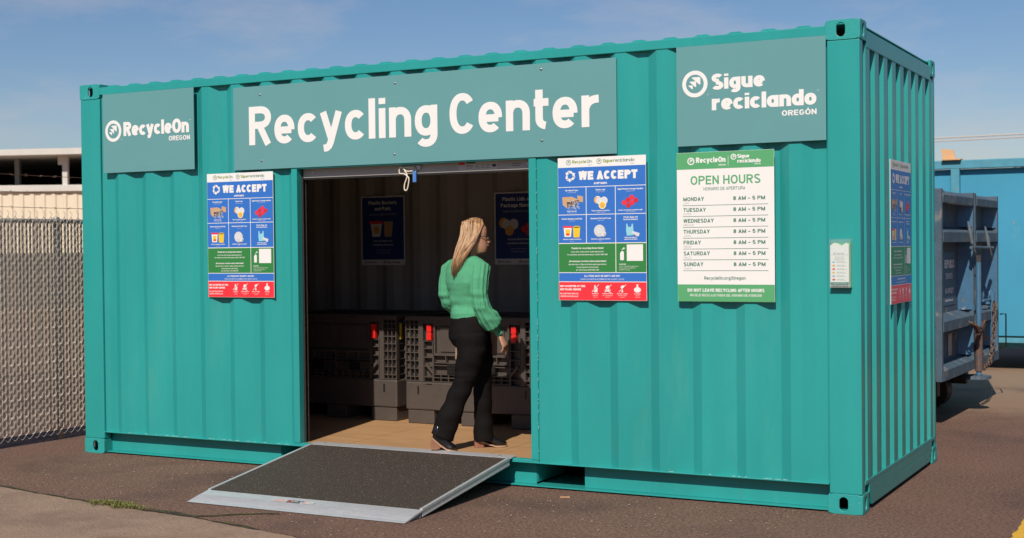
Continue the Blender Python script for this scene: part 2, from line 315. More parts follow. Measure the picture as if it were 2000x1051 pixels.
# ================================================================== THE GROUND
def ground_mat():
    M = bpy.data.materials.new('brown_asphalt'); M.use_nodes = True; t = M.node_tree; b = t.nodes['Principled BSDF']; lk = t.links.new
    c = t.nodes.new('ShaderNodeTexCoord')
    def N(sc, det=6, ro=.6):
        n = t.nodes.new('ShaderNodeTexNoise'); n.inputs['Scale'].default_value = sc; n.inputs['Detail'].default_value = det; n.inputs['Roughness'].default_value = ro
        lk(c.outputs['Object'], n.inputs['Vector']); return n.outputs['Fac']
    def MR(x, a, bb, lo=0, hi=1):
        r = t.nodes.new('ShaderNodeMapRange'); lk(x, r.inputs[0]); r.inputs[1].default_value = a; r.inputs[2].default_value = bb; r.inputs[3].default_value = lo; r.inputs[4].default_value = hi; return r.outputs[0]
    def MX(f, a, bb):
        x = t.nodes.new('ShaderNodeMix'); x.data_type = 'RGBA'; lk(f, x.inputs[0])
        for i, q in ((6, a), (7, bb)):
            if isinstance(q, tuple): x.inputs[i].default_value = (*q, 1)
            else: lk(q, x.inputs[i])
        return x.outputs[2]
    base = MX(MR(N(1.1), .3, .7), (.125, .068, .049), (.178, .100, .072))
    base = MX(MR(N(48, 3, .75), .46, .62), base, (.28, .165, .12))
    base = MX(MR(N(55, 3, .8), .54, .66), base, (.038, .025, .022))
    vo = t.nodes.new('ShaderNodeTexVoronoi'); vo.inputs['Scale'].default_value = 62; lk(c.outputs['Object'], vo.inputs['Vector'])
    sp = MR(vo.outputs['Distance'], .1, .17, 1, 0)
    cg = t.nodes.new('ShaderNodeSeparateColor'); lk(vo.outputs['Color'], cg.inputs[0])
    sel = MR(cg.outputs[0], .86, .9)
    mm = t.nodes.new('ShaderNodeMath'); mm.operation = 'MULTIPLY'; lk(sp, mm.inputs[0]); lk(sel, mm.inputs[1])
    base = MX(mm.outputs[0], base, (.42, .32, .25))
    # sandy, worn band of ground behind (real dust on the yard), by world position
    sx = t.nodes.new('ShaderNodeSeparateXYZ'); lk(c.outputs['Object'], sx.inputs[0])
    ad = t.nodes.new('ShaderNodeMath'); ad.operation = 'MULTIPLY_ADD'; lk(N(.7, 5, .6), ad.inputs[0]); ad.inputs[1].default_value = 3.5; lk(sx.outputs['Y'], ad.inputs[2])
    base = MX(MR(ad.outputs[0], 6.2, 7.6, 0, .75), base, (.33, .22, .14))
    st = MR(N(.75, 6, .6), .54, .70, 0, .55); base = MX(st, base, (.06, .04, .033))
    lk(base, b.inputs['Base Color']); b.inputs['Roughness'].default_value = .85; b.inputs['Specular IOR Level'].default_value = .3
    bp = t.nodes.new('ShaderNodeBump'); bp.inputs['Strength'].default_value = 1; bp.inputs['Distance'].default_value = .009
    lk(N(60, 4, .75), bp.inputs['Height']); lk(bp.outputs[0], b.inputs['Normal']); return M
GM = ground_mat()
g = MB(); g.add([(-300, -60, 0), (300, -60, 0), (300, 500, 0), (-300, 500, 0)], [(0, 1, 2, 3)])
tag(g.build('ground', GM), kind='structure')
OLD = mat('old_pale_asphalt', (.26, .17, .118), .9, col2=(.36, .245, .17), vscale=50, bump=1.0, bscale=60,
          spots=[(55, .60, .72, (.075, .05, .042)), (1.2, .45, .75, (.17, .11, .08)), (120, .68, .74, (.5, .42, .34))])
edge = []
rng = random.Random(3)
kx = [(-6, -.55), (-2, -1.0), (.0, -1.36), (.67, -1.44), (1.1, -1.52), (1.6, -1.60), (2.2, -1.68), (2.43, -1.69), (3.24, -1.86), (4.2, -2.08), (6, -2.5), (9, -3.1)]
for (xa, ya), (xb, yb) in zip(kx, kx[1:]):
    n = max(2, int((xb - xa) / .05))
    for i in range(n):
        t = i / n; edge.append((xa + (xb - xa) * t, ya + (yb - ya) * t + .022 * noise.noise(V((xa + (xb - xa) * t, 0, 5)) * 6) + rng.uniform(-.006, .006)))
g = MB()
pts = [(x, y, .006) for x, y in edge]; n = len(pts)
g.add(pts + [(x, -12, .006) for x, y in edge], [(i, i + n, i + 1 + n, i + 1) for i in range(n - 1)])
tag(g.build('old_pavement', OLD), kind='structure')
SEAM = mat('seam_dirt', (.018, .013, .010), .95, col2=(.06, .045, .025), vscale=30, bump=.8, bscale=90, spots=[(11, .5, .6, (.09, .10, .012))])
g = MB(); vs = []
for i, (x, y) in enumerate(edge):
    w0 = max(0, .008 + .10 * max(0, noise.noise(V((x * 1.9, 1, 3))) + .10) + .02 * noise.noise(V((x * 14, 4, 3))))
    vs += [(x, y - .006 - w0 * .15, .0105), (x, y + .004 + w0, .0045)]
g.add(vs, [(2 * i, 2 * i + 2, 2 * i + 3, 2 * i + 1) for i in range(len(edge) - 1)])
# the short crack that leaves the seam beside the ramp
cr = [(2.52, -1.70), (2.66, -1.62), (2.75, -1.53), (2.83, -1.47), (2.98, -1.40)]
vs = [(x - .018, y + .010, .0045) for x, y in cr] + [(x + .010, y - .008, .0045) for x, y in cr]
g.add(vs, [(i, i + 5, i + 6, i + 1) for i in range(4)])
tag(g.build('pavement_seam', SEAM), kind='structure')
YP = mat('worn_yellow_paint', (.72, .40, .035), .8, var=.08, vscale=12, bump=.5, bscale=140, spots=[(60, .62, .68, (.16, .10, .07))])
g = MB(); ys = [-3 + .05 * i for i in range(110)]
g.add([(6.985 + rng.uniform(-.008, .008), y, .005) for y in ys] + [(7.13 + rng.uniform(-.008, .008), y, .005) for y in ys], [(i, i + 110, i + 111, i + 1) for i in range(109)])
tag(g.build('painted_line', YP), kind='structure')

# ================================================================== SHIPPING CONTAINER
LX, DY, HZ = 6.129, 2.241, 2.896
C = thing('shipping_container', 'teal shipping container with white lettered signs and an open shutter door', 'shipping container')
def corr(mb, s0, s1, z0, z1, phase, wo, ww, wi, dep, mapf, th=.003):
    per = wo + wi + 2 * ww
    def d(s):
        q = (s - phase + per / 2) % per - per / 2; q = abs(q)
        if q <= wo / 2: return 0
        if q <= wo / 2 + ww: return dep * (q - wo / 2) / ww
        return dep
    br = {s0, s1}
    k0 = int((s0 - phase) / per) - 2
    for k in range(k0, k0 + int((s1 - s0) / per) + 5):
        c0 = phase + k * per
        for q in (-wo / 2 - ww, -wo / 2, wo / 2, wo / 2 + ww):
            if s0 < c0 + q < s1: br.add(c0 + q)
    br = sorted(br); P = [(s, d(s)) for s in br]; n = len(P)
    vs = []
    for off in (0, th):
        for z in (z0, z1): vs += [mapf(s, dd + off, z) for s, dd in P]
    A = [(i, i + 1, n + i + 1, n + i) for i in range(n - 1)]
    B = [tuple(q + 2 * n for q in reversed(f)) for f in A]
    mb.add(vs, A, 0); mb.add(vs, B, 1)
    mb.add(vs, [(n + i, n + i + 1, 3 * n + i + 1, 3 * n + i) for i in range(n - 1)] + [(2 * n + i, 2 * n + i + 1, i + 1, i) for i in range(n - 1)] + [(0, n, 3 * n, 2 * n), (n - 1, 3 * n - 1, 4 * n - 1, 2 * n - 1)], 0)
FR = lambda s, d, z: (s, .006 + d, z)
for (a, b, z0, z1) in ((.205, 2.045, .172, 2.808), (4.0165, 5.934, .172, 2.808), (2.045, 4.0165, 2.2, 2.808)):
    q = MB(); corr(q, a, b, z0, z1, 4.339, .072, .068, .072, .036, FR)
    q.build('side_panel', [TEAL, INNER], C)
q = MB(); corr(q, .15, LX - .15, .172, 2.808, 3.0, .072, .068, .072, .036, lambda s, d, z: (s, DY - .006 - d, z)); q.build('back_panel', [TEAL, INNER], C)
q = MB(); corr(q, .075, DY - .075, .19, 2.76, .1975, .104, .016, .1015, .038, lambda s, d, z: (LX - .004 - d, s, z)); q.build('end_panel', [TEAL, INNER], C)
q = MB(); corr(q, .075, DY - .075, .19, 2.76, .1975, .108, .016, .0975, .046, lambda s, d, z: (.004 + d, s, z)); q.build('end_panel', [TEAL, INNER], C)
# roof: pressed ridges run across
q = MB(); corr(q, .2, LX - .2, .045, DY - .045, 4.095, .06, .04, .071, .018, lambda s, d, t: (s, t, 2.884 - d)); 
for k in range(-19, 10):
    xc = 4.095 + .211 * k
    if .2 < xc - .07 and xc + .07 < LX - .2: q.prism([(xc - .07, 2.862), (xc + .07, 2.862), (xc + .03, 2.8835), (xc - .03, 2.8835)], .0435, .0449, 'y', 0)
q.build('roof_panel', [TEAL, INNER], C)
q = MB(); q.box(.015, .2, .0, DY, 2.868, 2.874); q.build('roof_gusset', TEAL, C)
q = MB(); q.box(LX - .2, LX - .015, .0, DY, 2.868, 2.874); q.build('roof_gusset', TEAL, C)
# posts
for (x0, x1, y0, y1) in ((.003, .205, .0, .075), (LX - .195, LX - .003, .0, .075), (.003, .2, DY - .06, DY), (LX - .2, LX - .003, DY - .06, DY)):
    q = MB(); q.box(x0, x1, y0, y1, .118, 2.778); q.build('corner_post', TEAL, C, bevel=.006)
# castings: walls with a slot opening
def slot_plate(mb, mapf, w, h, sw, sh, th, rc=.018, cx=0, cy=0):
    n = 40; inn = []; out_ = []
    for i in range(n):
        a = 2 * math.pi * (i + .5) / n; ca, sa = math.cos(a), math.sin(a)
        r = sw / 2; st = max(0, sh / 2 - r)
        inn.append((cx + r * ca, cy + r * sa + (st if sa > 0 else -st)))
        k = min((w / 2) / max(abs(ca), 1e-6), (h / 2) / max(abs(sa), 1e-6)); out_.append((k * ca, k * sa))
    for (ux, uy) in ((1, 1), (-1, 1), (1, -1), (-1, -1)):
        j = min(range(n), key=lambda i: (out_[i][0] - ux * w / 2) ** 2 + (out_[i][1] - uy * h / 2) ** 2)
        out_[j] = (ux * (w / 2 - rc * .3), uy * (h / 2 - rc * .3))
    vs = [mapf(*p, 0) for p in out_] + [mapf(*p, 0) for p in inn] + [mapf(*p, th) for p in out_] + [mapf(*p, th) for p in inn]
    fs = []
    for i in range(n):
        j = (i + 1) % n; fs += [(i, j, n + j, n + i), (n + i, n + j, 3 * n + j, 3 * n + i), (2 * n + i, 3 * n + i, 3 * n + j, 2 * n + j), (i, 2 * n + i, 2 * n + j, j)]
    mb.add(vs, fs)
def casting(x, y, top, sx, sy):
    """sx=+1: outer end face at +x ; sy=-1: outer side face at -y"""
    q = MB(); w, d, h, th = (.206, .165, .118, .014); z0 = HZ - h if top else 0; zc = z0 + h / 2
    x0, x1 = (x - w, x) if sx > 0 else (x, x + w); y0, y1 = (y, y + d) if sy < 0 else (y - d, y)
    xc, yc = (x0 + x1) / 2, (y0 + y1) / 2
    yo = y0 if sy < 0 else y1; xo = x1 if sx > 0 else x0
    slot_plate(q, lambda a, b, t: (xc + a, yo - sy * t, zc + b), w, h, .052, .082, th, cx=-.01 * sx)
    slot_plate(q, lambda a, b, t: (xo - sx * t, yc + a, zc + b), d - .03, h, .046, .08, th)
    e = .002
    q.box(xo - th - .002 if sx > 0 else xo + .001, xo - .001 if sx > 0 else xo + th + .002, y0 + .001, y0 + .016, z0 + e, z0 + h - e)
    q.box(xo - th - .002 if sx > 0 else xo + .001, xo - .001 if sx > 0 else xo + th + .002, y1 - .016, y1 - .001, z0 + e, z0 + h - e)
    q.box(x0 + e, x1 - e, y0 + th, y1 - e, z0 + h - th, z0 + h - e) if top else q.box(x0 + e, x1 - e, y0 + th, y1 - e, z0 + e, z0 + th)
    q.box(x0 + e, x1 - e, y0 + th, y1 - e, z0 + e, z0 + th) if top else q.box(x0 + e, x1 - e, y0 + th, y1 - e, z0 + h - th, z0 + h - e)
    xi = x0 if sx > 0 else x1 - th
    q.box(xi + e, xi + th, y0 + th, y1 - e, z0 + th, z0 + h - th)
    q.build('corner_casting', TEALE, C, bevel=.003)
for top in (0, 1):
    casting(LX + .001, -.004, top, 1, -1); casting(-.001, -.004, top, -1, -1); casting(LX + .001, DY + .004, top, 1, 1); casting(-.001, DY + .004, top, -1, 1)
# rails
q = MB(); q.box(.2, LX - .2, 0, .05, 2.808, 2.866); q.build('top_side_rail', TEAL, C, bevel=.004)
q = MB(); q.box(.2, LX - .2, DY - .05, DY, 2.808, 2.866); q.build('top_side_rail', TEAL, C, bevel=.004)
for xx in (LX - .06, .0):
    q = MB(); q.box(xx + .001, xx + .059, .16, DY - .16, 2.745, 2.848); q.build('top_end_rail', TEAL, C, bevel=.004)
    q = MB(); q.box(xx + .001, xx + .059, .17, DY - .17, .105, .165); q.prism([(.19, .1049), (DY - .19, .1049), (DY - .24, .028), (.24, .028)], xx + .001, xx + .059, 'x'); q.box(xx + (.03 if xx > 1 else .0), xx + (.06 if xx > 1 else .03), .075, DY - .075, .165, .19)
    q.build('bottom_end_rail', TEAL, C, bevel=.003)
q = MB()
XR = [.205, 1.86, 2.21, 3.958, 4.31, LX - .2]
for a, b in ((0, 1), (2, 3), (4, 5)): q.box(XR[a], XR[b], .084, .092, .018, .168)
for a, b in ((1, 2), (3, 4)):
    for x in (XR[a], XR[b] - .006): q.box(x, x + .006, .093, .5, .03, .15)
    q.box(XR[a], XR[b], .097, .5, .012, .017); q.box(XR[a], XR[b], .084, .092, .152, .168)
q.box(.2, LX - .2, .030, .096, .010, .0175)
q.build('bottom_side_rail', TEAL, C, bevel=.0015)
q = MB(); q.box(.2, LX - .2, .0, .098, .168, .175); q.build('rail_lip', TEALE, C, bevel=.0015)
q = MB(); q.box(.2, LX - .2, DY - .05, DY - .003, .015, .175); q.build('bottom_side_rail', TEAL, C)
q = MB()
for x in [.5 + .37 * i for i in range(15)]:
    if not (1.82 < x < 2.24 or 3.92 < x < 4.35): q = MB(); q.box(x, x + .045, .1, DY - .06, .05, .158); q.build('cross_member', TEAL, C)
# weld beads
q = MB(); rr = random.Random(5)
x = 0.22
while x < LX - .22:
    if rr.random() < .42 and not 2.04 < x < 4.0: q.sphere((x, .004, .177), rr.uniform(.008, .03), .003, .0022, 6, 4)
    x += rr.uniform(.02, .09)
for k in range(75):
    if rr.random() < .45: q.sphere((4.0185, -.0002, .25 + k * .026), .0020, .0018, rr.uniform(.003, .016), 6, 4)
q.build('weld_bead', mat('weld_white', (.30, .50, .46), .4, var=.4, vscale=60), C, smooth=True)['kind'] = 'stuff'
# floor sheets
fl = [.09, 1.25, 2.42, 3.59, 4.76, 6.03]
me = None
for i in range(5):
    q = MB(); q.box(fl[i] + .002, fl[i + 1] - .002, .052, DY - .05, .160, .190); q.build('floor_board', PLY, C)
q = MB(); q.box(2.046, 4.015, .003, .051, .175, .1915); q.build('door_sill', TEALE, C, bevel=.002)
# door frame
q = MB(); q.box(2.0455, 2.0955, -.001, .056, .1915, 2.2); q.build('door_jamb', TEAL, C, bevel=.002)
q = MB(); q.box(3.9635, 4.0165, -.001, .056, .1915, 2.2); q.build('door_jamb', TEAL, C, bevel=.002)
q = MB(); q.box(2.0955, 3.9635, -.001, .05, 2.163, 2.2); q.build('door_header', TEAL, C, bevel=.002)
for x in (2.082, 3.955):
    q = MB(); q.box(x, x + .024, .058, .064, .191, 2.16); q.box(x, x + .024, .094, .10, .191, 2.16); q.box(x + (0 if x < 3 else .019), x + (.005 if x < 3 else .024), .064, .094, .191, 2.16)
    q.build('door_guide', DARKM, C)
# roller shutter rolled up
sh = MB(); sh.box(2.107, 3.956, .062, .083, 2.100, 2.172); sb = sh.build('shutter_bar', ROLLER, C, bevel=.002)
q = MB(); q.box(2.107, 3.956, .066, .079, 2.088, 2.0995); q.build('rubber_seal', RUBBER, sb)
q = MB(); q.tube([(2.105, .20, 2.34), (3.957, .20, 2.34)], .125, 24); q.box(2.11, 3.95, .07, .075, 2.172, 2.34); q.build('shutter_roll', ROLLER, C, smooth=False)
q = MB(); q.box(2.945, 3.085, .050, .0615, 2.128, 2.158); q.cyl((3.09, .048, 2.143), (0, 1, 0), .018, .014); q.tube([(2.955, .04, 2.146), (3.06, .04, 2.146)], .006, 8)
q.build('slide_latch', STEEL, sb, bevel=.001)
for x in (2.20, 3.925): q = MB(); q.cyl((x, .057, 2.138), (0, 1, 0), .009, .006); q.build('screw', STEEL, sb)
pr = Print([WHITE]); GREYP = mat('grey_print', (.22, .2, .19)); REDP = mat('red_print', (.62, .025, .03), .45); DKG = mat('dark_green_print', (.015, .09, .04))
BLKP = mat('black_print', (.02, .018, .02), .45)
PB = mat('print_paper_grey', (.5, .47, .44))
pr.rect(3.40, 2.108, 3.70, 2.166, PB, 1); pr.rect(3.402, 2.146, 3.45, 2.166, REDP, 2); pr.rect(3.46, 2.154, 3.53, 2.166, DKG, 2)
for i, (a, b) in enumerate(((3.46, 3.51), (3.53, 3.56), (3.575, 3.60), (3.61, 3.645))):
    for k in range(3): pr.rect(a, 2.12 + k * .01, b, 2.1235 + k * .01, GREYP, 2)
pr.disc(3.675, 2.135, .017, BLKP, 2, .01); pr.rect(3.81, 2.125, 3.87, 2.131, GREYP, 1); pr.rect(3.81, 2.138, 3.875, 2.144, GREYP, 1)
st = pr.build('warning_sticker', pr.mats, sb, fix=False, loc=(0, .061, 0))

# ================================================================== SIGN BOARDS
def board(name, label, cat, w, h, loc, rz=0, th=.006, mat_=None, group=None):
    t = thing(name, label, cat, loc, rz, group)
    q = MB(); q.box(0, w, 0, th, 0, h); q.build('panel', mat_ or WHITE, t, bevel=.0008)
    return t
SY = -.009
t = board('sign_board', 'wide grey-green board lettered Recycling Center above the open doorway', 'sign', 3.062, .606, (1.534, SY, 2.172), mat_=SIGN)
p = Print([WHITE]); ox, oz = 1.534, 2.172
p.text('Recycling', 1.678 - ox, 3.28 - ox, 2.275 - oz, 2.630 - oz, WHITE, bold=.0175, sp=.985, res=6)
p.text('Center', 3.375 - ox, 4.475 - ox, 2.349 - oz, 2.622 - oz, WHITE, bold=.0175, sp=.985, res=6)
p.build('lettering', p.mats, t, fix=False)
q = MB(); q.cyl((0, 0, 0), (0, -1, 0), .0085, .003, 10); q.sphere((0, -.003, 0), .006, .002, .006, 8, 5)
sm = q.mesh('screw', STEEL, True)
for (x, z) in ((1.78, 2.715), (2.945, 2.724), (4.067, 2.741), (1.79, 2.235), (2.934, 2.236), (4.069, 2.279)): link('screw', sm, t, (x - ox, -.0005, z - oz))
t = board('sign_board', 'small grey-green board lettered RecycleOn Oregon at the left corner post', 'sign', .912, .612, (.246, SY, 2.196), mat_=SIGN)
p = Print([WHITE]); ox, oz = .246, 2.196
p.logo(.354 - ox, 2.519 - oz, .083, WHITE, thick=.30)
p.text('RecycleOn', .459 - ox, 1.112 - ox, 2.446 - oz, 2.583 - oz, WHITE, bold=.034, sp=.86, res=4)
p.text('OREGON', .913 - ox, 1.121 - ox, 2.418 - oz, 2.456 - oz, WHITE, bold=.02, sp=1.0, res=3)
p.text('TM', .428 - ox, .441 - ox, 2.447 - oz, 2.453 - oz, WHITE); p.text('TM', 1.117 - ox, 1.131 - ox, 2.566 - oz, 2.572 - oz, WHITE)
p.build('lettering', p.mats, t, fix=False)
t = board('sign_board', 'grey-green board lettered Sigue reciclando at the right corner post', 'sign', .93, .612, (5.0, SY, 2.197), mat_=SIGN)
p = Print([WHITE]); ox, oz = 5.0, 2.197
p.logo(.120, 2.576 - oz, .082, WHITE, thick=.30)
p.text('Sigue', 5.228 - ox, 5.562 - ox, 2.510 - oz, 2.630 - oz, WHITE, bold=.034, sp=.9, res=4)
p.text('reciclando', 5.228 - ox, 5.874 - ox, 2.408 - oz, 2.503 - oz, WHITE, bold=.034, sp=.87, res=4)
p.text('OREGÓN', 5.665 - ox, 5.876 - ox, 2.350 - oz, 2.393 - oz, WHITE, bold=.02, res=3)
p.text('TM', .196, .208, 2.503 - oz, 2.509 - oz, WHITE); p.text('TM', 5.875 - ox, 5.889 - ox, 2.488 - oz, 2.494 - oz, WHITE)
p.build('lettering', p.mats, t, fix=False)

# ---- printed accept poster
BLUE = mat('print_blue', (.035, .165, .55), .4); NAVY = mat('print_navy', (.02, .05, .22), .4); GREEN = mat('print_green', (.035, .22, .055), .4)
PRED = mat('print_red', (.85, .035, .05), .4); PGRN2 = mat('print_soft_green', (.10, .38, .16), .4); OLIVE = mat('print_olive', (.28, .35, .06), .4)
CARD = mat('print_card', (.58, .36, .19), .5); CARDD = mat('print_card_dark', (.12, .05, .03), .5); PGREY = mat('print_grey', (.45, .45, .46), .4); PLG = mat('print_light_grey', (.68, .68, .69), .4)
PYEL = mat('print_yellow', (.85, .55, .03), .4); PCY = mat('print_cyan', (.28, .62, .72), .4); PORA = mat('print_orange', (.8, .42, .10), .4); TEALP = mat('print_teal', (.03, .20, .17), .4); TXG = mat('text_green', (.06, .20, .13), .4); TXL = mat('text_pale', (.55, .58, .55), .4)
def recyc(p, u, v, r, q, l=2):
    for k in range(3):
        a0 = math.radians(90 + 120 * k)
        def R(x, y): return (u + r * (x * math.cos(a0) - y * math.sin(a0)), v + r * (x * math.sin(a0) + y * math.cos(a0)))
        p.poly([R(x, y) for x, y in [(.28, -.50), (.82, -.34), (.95, .02), (.82, .28), (.42, .30), (.52, -.02)]][::-1], q, l)
        p.poly([R(x, y) for x, y in [(.15, .45), (.62, .12), (.98, .30), (.60, .62), (.72, .85), (.12, .80)]][::-1], q, l)
def accept_print():
    p = Print([WHITE]); W, H = .612, .916
    def Vv(f): return H * (1 - f)
    m_ = .002
    p.rect(m_, Vv(.203), W - m_, Vv(.068), BLUE)
    cols = ((m_, .197), (.2015, .4), (.4045, W - m_))
    for (a, b) in cols:
        p.rect(a, Vv(.397), b, Vv(.208), BLUE); p.rect(a, Vv(.597), b, Vv(.402), BLUE)
    p.rect(m_, Vv(.803), .4, Vv(.603), GREEN); p.rect(.4045, Vv(.803), W - m_, Vv(.603), GREEN)
    p.rect(m_, Vv(.867), W - m_, Vv(.808), BLUE); p.rect(m_, .002, W - m_, Vv(.872), PRED)
    p.logo(.078, Vv(.032), .017, TEALP, thick=.16, q2=OLIVE); p.text('Recycle', .103, .202, Vv(.046) , Vv(.018), OLIVE, bold=.012, sp=.89); p.text('On', .206, .243, Vv(.040), Vv(.018), TXG, bold=.0, sp=.89)
    p.line('OREGON', .243, Vv(.058), .006, PGREY, align='r')
    p.logo(.292, Vv(.032), .017, TEALP, thick=.16, q2=OLIVE); p.text('Sigue', .318, .386, Vv(.046), Vv(.018), OLIVE, bold=.016, sp=.89); p.text('reciclando', .390, .535, Vv(.040), Vv(.018), TXG, bold=.0, sp=.89); p.line('OREGÓN', .535, Vv(.058), .006, PGREY, align='r')
    recyc(p, .088, Vv(.128), .037, WHITE)
    p.text('WE ACCEPT', .148, .555, Vv(.160), Vv(.093), WHITE, bold=.045, sp=.98, res=3)
    p.line('ACEPTAMOS', .30, Vv(.190), .0125, WHITE, bold=.04)
    cc = [.098, .30, .506]
    heads = (('Shredded Paper', 'Papel triturado'), ('Plastic Lids', 'Tapas y tapones de plástico'), ('Rigid Plastic Package Handles', 'Manijas de empaques de plástico rígido'))
    for c_, (a, b) in zip(cc, heads):
        p.line(a, c_, Vv(.234), .0095, WHITE, bold=.03, maxw=.185); p.line('in a paper bag or small box', c_, Vv(.246), .004, WHITE, maxw=.12)
        p.line(b, c_, Vv(.378), .0075, WHITE, bold=.03, maxw=.165); p.line('en una bolsa o caja de papel', c_, Vv(.388), .004, WHITE, maxw=.14)
    heads = (('Plastic Buckets and Pails', 'Cubetas y baldes de plástico'), ('Aluminum Foil and Trays', 'Bandejas y papel de aluminio'))
    for c_, (a, b) in zip(cc, heads):
        p.line(a, c_, Vv(.433), .0095, WHITE, bold=.03, maxw=.185); p.line('5 gallons or smaller', c_, Vv(.445), .004, WHITE)
        p.line(b, c_, Vv(.575), .0075, WHITE, bold=.03, maxw=.165); p.line('limpio y seco', c_, Vv(.587), .004, WHITE, maxw=.14)
    p.line('Plastic Bags and', .506, Vv(.428), .0095, WHITE, bold=.03); p.line('Stretchy Plastics', .506, Vv(.444), .0095, WHITE, bold=.03)
    p.line('Bolsas de plástico', .506, Vv(.567), .0075, WHITE, bold=.03); p.line('y películas flexibles', .506, Vv(.579), .0075, WHITE, bold=.03)
    # pictures: box of shreds
    y = Vv(.31)
    p.poly([(.030, y + .032), (.10, y + .034), (.15, y + .012), (.062, y - .0), ], CARD, 2); p.poly([(.030, y + .032), (.062, y), (.066, y - .042), (.034, y - .018)], CARD, 2)
    p.poly([(.062, y), (.15, y + .012), (.13, y - .02), (.07, y - .035)], CARDD, 3); p.poly([(.138, y + .042), (.178, y + .034), (.178, y - .004), (.140, y + .004)], CARD, 3)
    rg = random.Random(2)
    for i in range(46):
        u, v = rg.uniform(.075, .145), rg.uniform(y - .046, y + .004); a = rg.uniform(0, 3.1); l_ = rg.uniform(.006, .014); dx, dy = l_ * math.cos(a), l_ * math.sin(a)
        p.poly([(u - dx, v - dy), (u - dx + .002, v - dy + .002), (u + dx + .002, v + dy + .002), (u + dx, v + dy)], (PLG, PGREY, WHITE)[i % 3], 4)
    # lids
    p.disc(.280, y + .010, .024, WHITE, 2); p.disc(.276, y + .008, .021, PORA, 3); p.disc(.290, y + .004, .022, PLG, 4)
    p.disc(.325, y + .004, .025, WHITE, 5); p.disc(.325, y + .004, .021, PLG, 6); p.disc(.314, y - .024, .026, WHITE, 7); p.disc(.314, y - .024, .021, PYEL, 8); p.disc(.314, y - .026, .013, PORA, 9)
    # six-pack handle
    for i in range(2):
        for k in range(3): 
            u, v = .463 + k * .026 + i * .028, y - .012 + k * .016 - i * .018
            p.disc(u, v, .016, REDP if (i + k) % 2 else PRED, 2 + i)
    # buckets
    y = Vv(.515)
    p.poly([(.038, y + .024), (.044, y - .036), (.090, y - .036), (.096, y + .024)], WHITE, 2); p.rect(.035, y + .022, .099, y + .034, PRED, 3)
    p.rect(.052, y - .028, .084, y + .012, PYEL, 3); p.disc(.068, y - .020, .013, PRED, 4, .007)
    p.poly([(.104, y + .028), (.108, y - .040), (.150, y - .040), (.156, y + .028)], PYEL, 2); p.disc(.130, y + .028, .026, PYEL, 2, .006)
    # foil tray
    p.disc(.292, y, .040, PGREY, 2, .040, 26); p.disc(.290, y + .002, .036, PLG, 3, .036, 26); p.disc(.290, y + .002, .026, PGREY, 4, .026, 26); p.disc(.290, y + .002, .0245, PLG, 5, .0245, 26); p.disc(.322, y - .020, .017, PLG, 6); p.disc(.33, y - .024, .009, PGREY, 7); p.disc(.313, y - .026, .007, WHITE, 7)
    # bag and roll
    p.poly([(.476, y + .042), (.484, y + .042), (.488, y + .022), (.508, y + .022), (.514, y + .042), (.522, y + .040), (.526, y - .030), (.480, y - .034), (.474, y)], PCY, 2)
    p.poly([(.510, y - .014), (.518, y - .004), (.566, y - .018), (.562, y - .036), (.552, y - .040)], PLG, 3)
    # green thanks text
    p.line('Thanks for recycling these items!', .205, Vv(.640), .011, WHITE, bold=.03, maxw=.27)
    p.line('Learn more at RecycleOn.org/OregonCenters', .205, Vv(.664), .0085, WHITE, bold=.01, maxw=.29)
    p.line('For questions and information, please call 833-588-7285', .205, Vv(.684), .0085, WHITE, bold=.01, maxw=.355)
    p.line('¡Gracias por reciclar estos materiales!', .205, Vv(.731), .011, WHITE, bold=.03, maxw=.31)
    p.line('Aprende más en Siguereciclando.org/OregonCenters', .205, Vv(.752), .0085, WHITE, bold=.01, maxw=.33)
    p.line('Para preguntas e información,', .205, Vv(.772), .0085, WHITE, bold=.01); p.line('por favor llame al 833-588-7285', .205, Vv(.791), .0085, WHITE, bold=.01)
    p.rect(.478, Vv(.725), .588, Vv(.612), WHITE, 2)      # blank card
    p.poly([(.432, Vv(.72)), (.458, Vv(.72)), (.458, Vv(.662)), (.444, Vv(.655)), (.432, Vv(.67))][::-1], WHITE, 2)
    p.poly([(.442, Vv(.648)), (.455, Vv(.635)), (.455, Vv(.629)), (.466, Vv(.638)), (.455, Vv(.647)), (.455, Vv(.641)), (.446, Vv(.65))][::-1], WHITE, 2)
    p.line('SCAN FOR:', .425, Vv(.752), .0075, WHITE, bold=.03, align='l'); p.line('Русский, Tiếng Việt, Español, Tagalog,', .425, Vv(.765), .006, WHITE, align='l', maxw=.16); p.line('Français and more translations', .425, Vv(.777), .006, WHITE, align='l', maxw=.16); p.line('available on this page', .425, Vv(.789), .006, WHITE, align='l', maxw=.1)
    p.line('ALL ITEMS MUST BE EMPTY AND DRY', .306, Vv(.835), .0115, WHITE, bold=.02, maxw=.30); p.line('TODOS LOS ARTÍCULOS DEBEN ESTAR VACÍOS Y SECOS', .306, Vv(.857), .0095, WHITE, maxw=.36)
    p.line('NOT ACCEPTED AT THIS', .010, Vv(.907), .0125, WHITE, bold=.04, align='l', maxw=.205); p.line('RECYCLING CENTER', .010, Vv(.930), .0125, WHITE, bold=.04, align='l', maxw=.172)
    p.line('NO ACEPTADO EN ESTE', .010, Vv(.958), .0095, WHITE, bold=.012, align='l', maxw=.155); p.line('CENTRO DE RECICLAJE', .010, Vv(.977), .0095, WHITE, bold=.012, align='l', maxw=.155)
    y = Vv(.918)
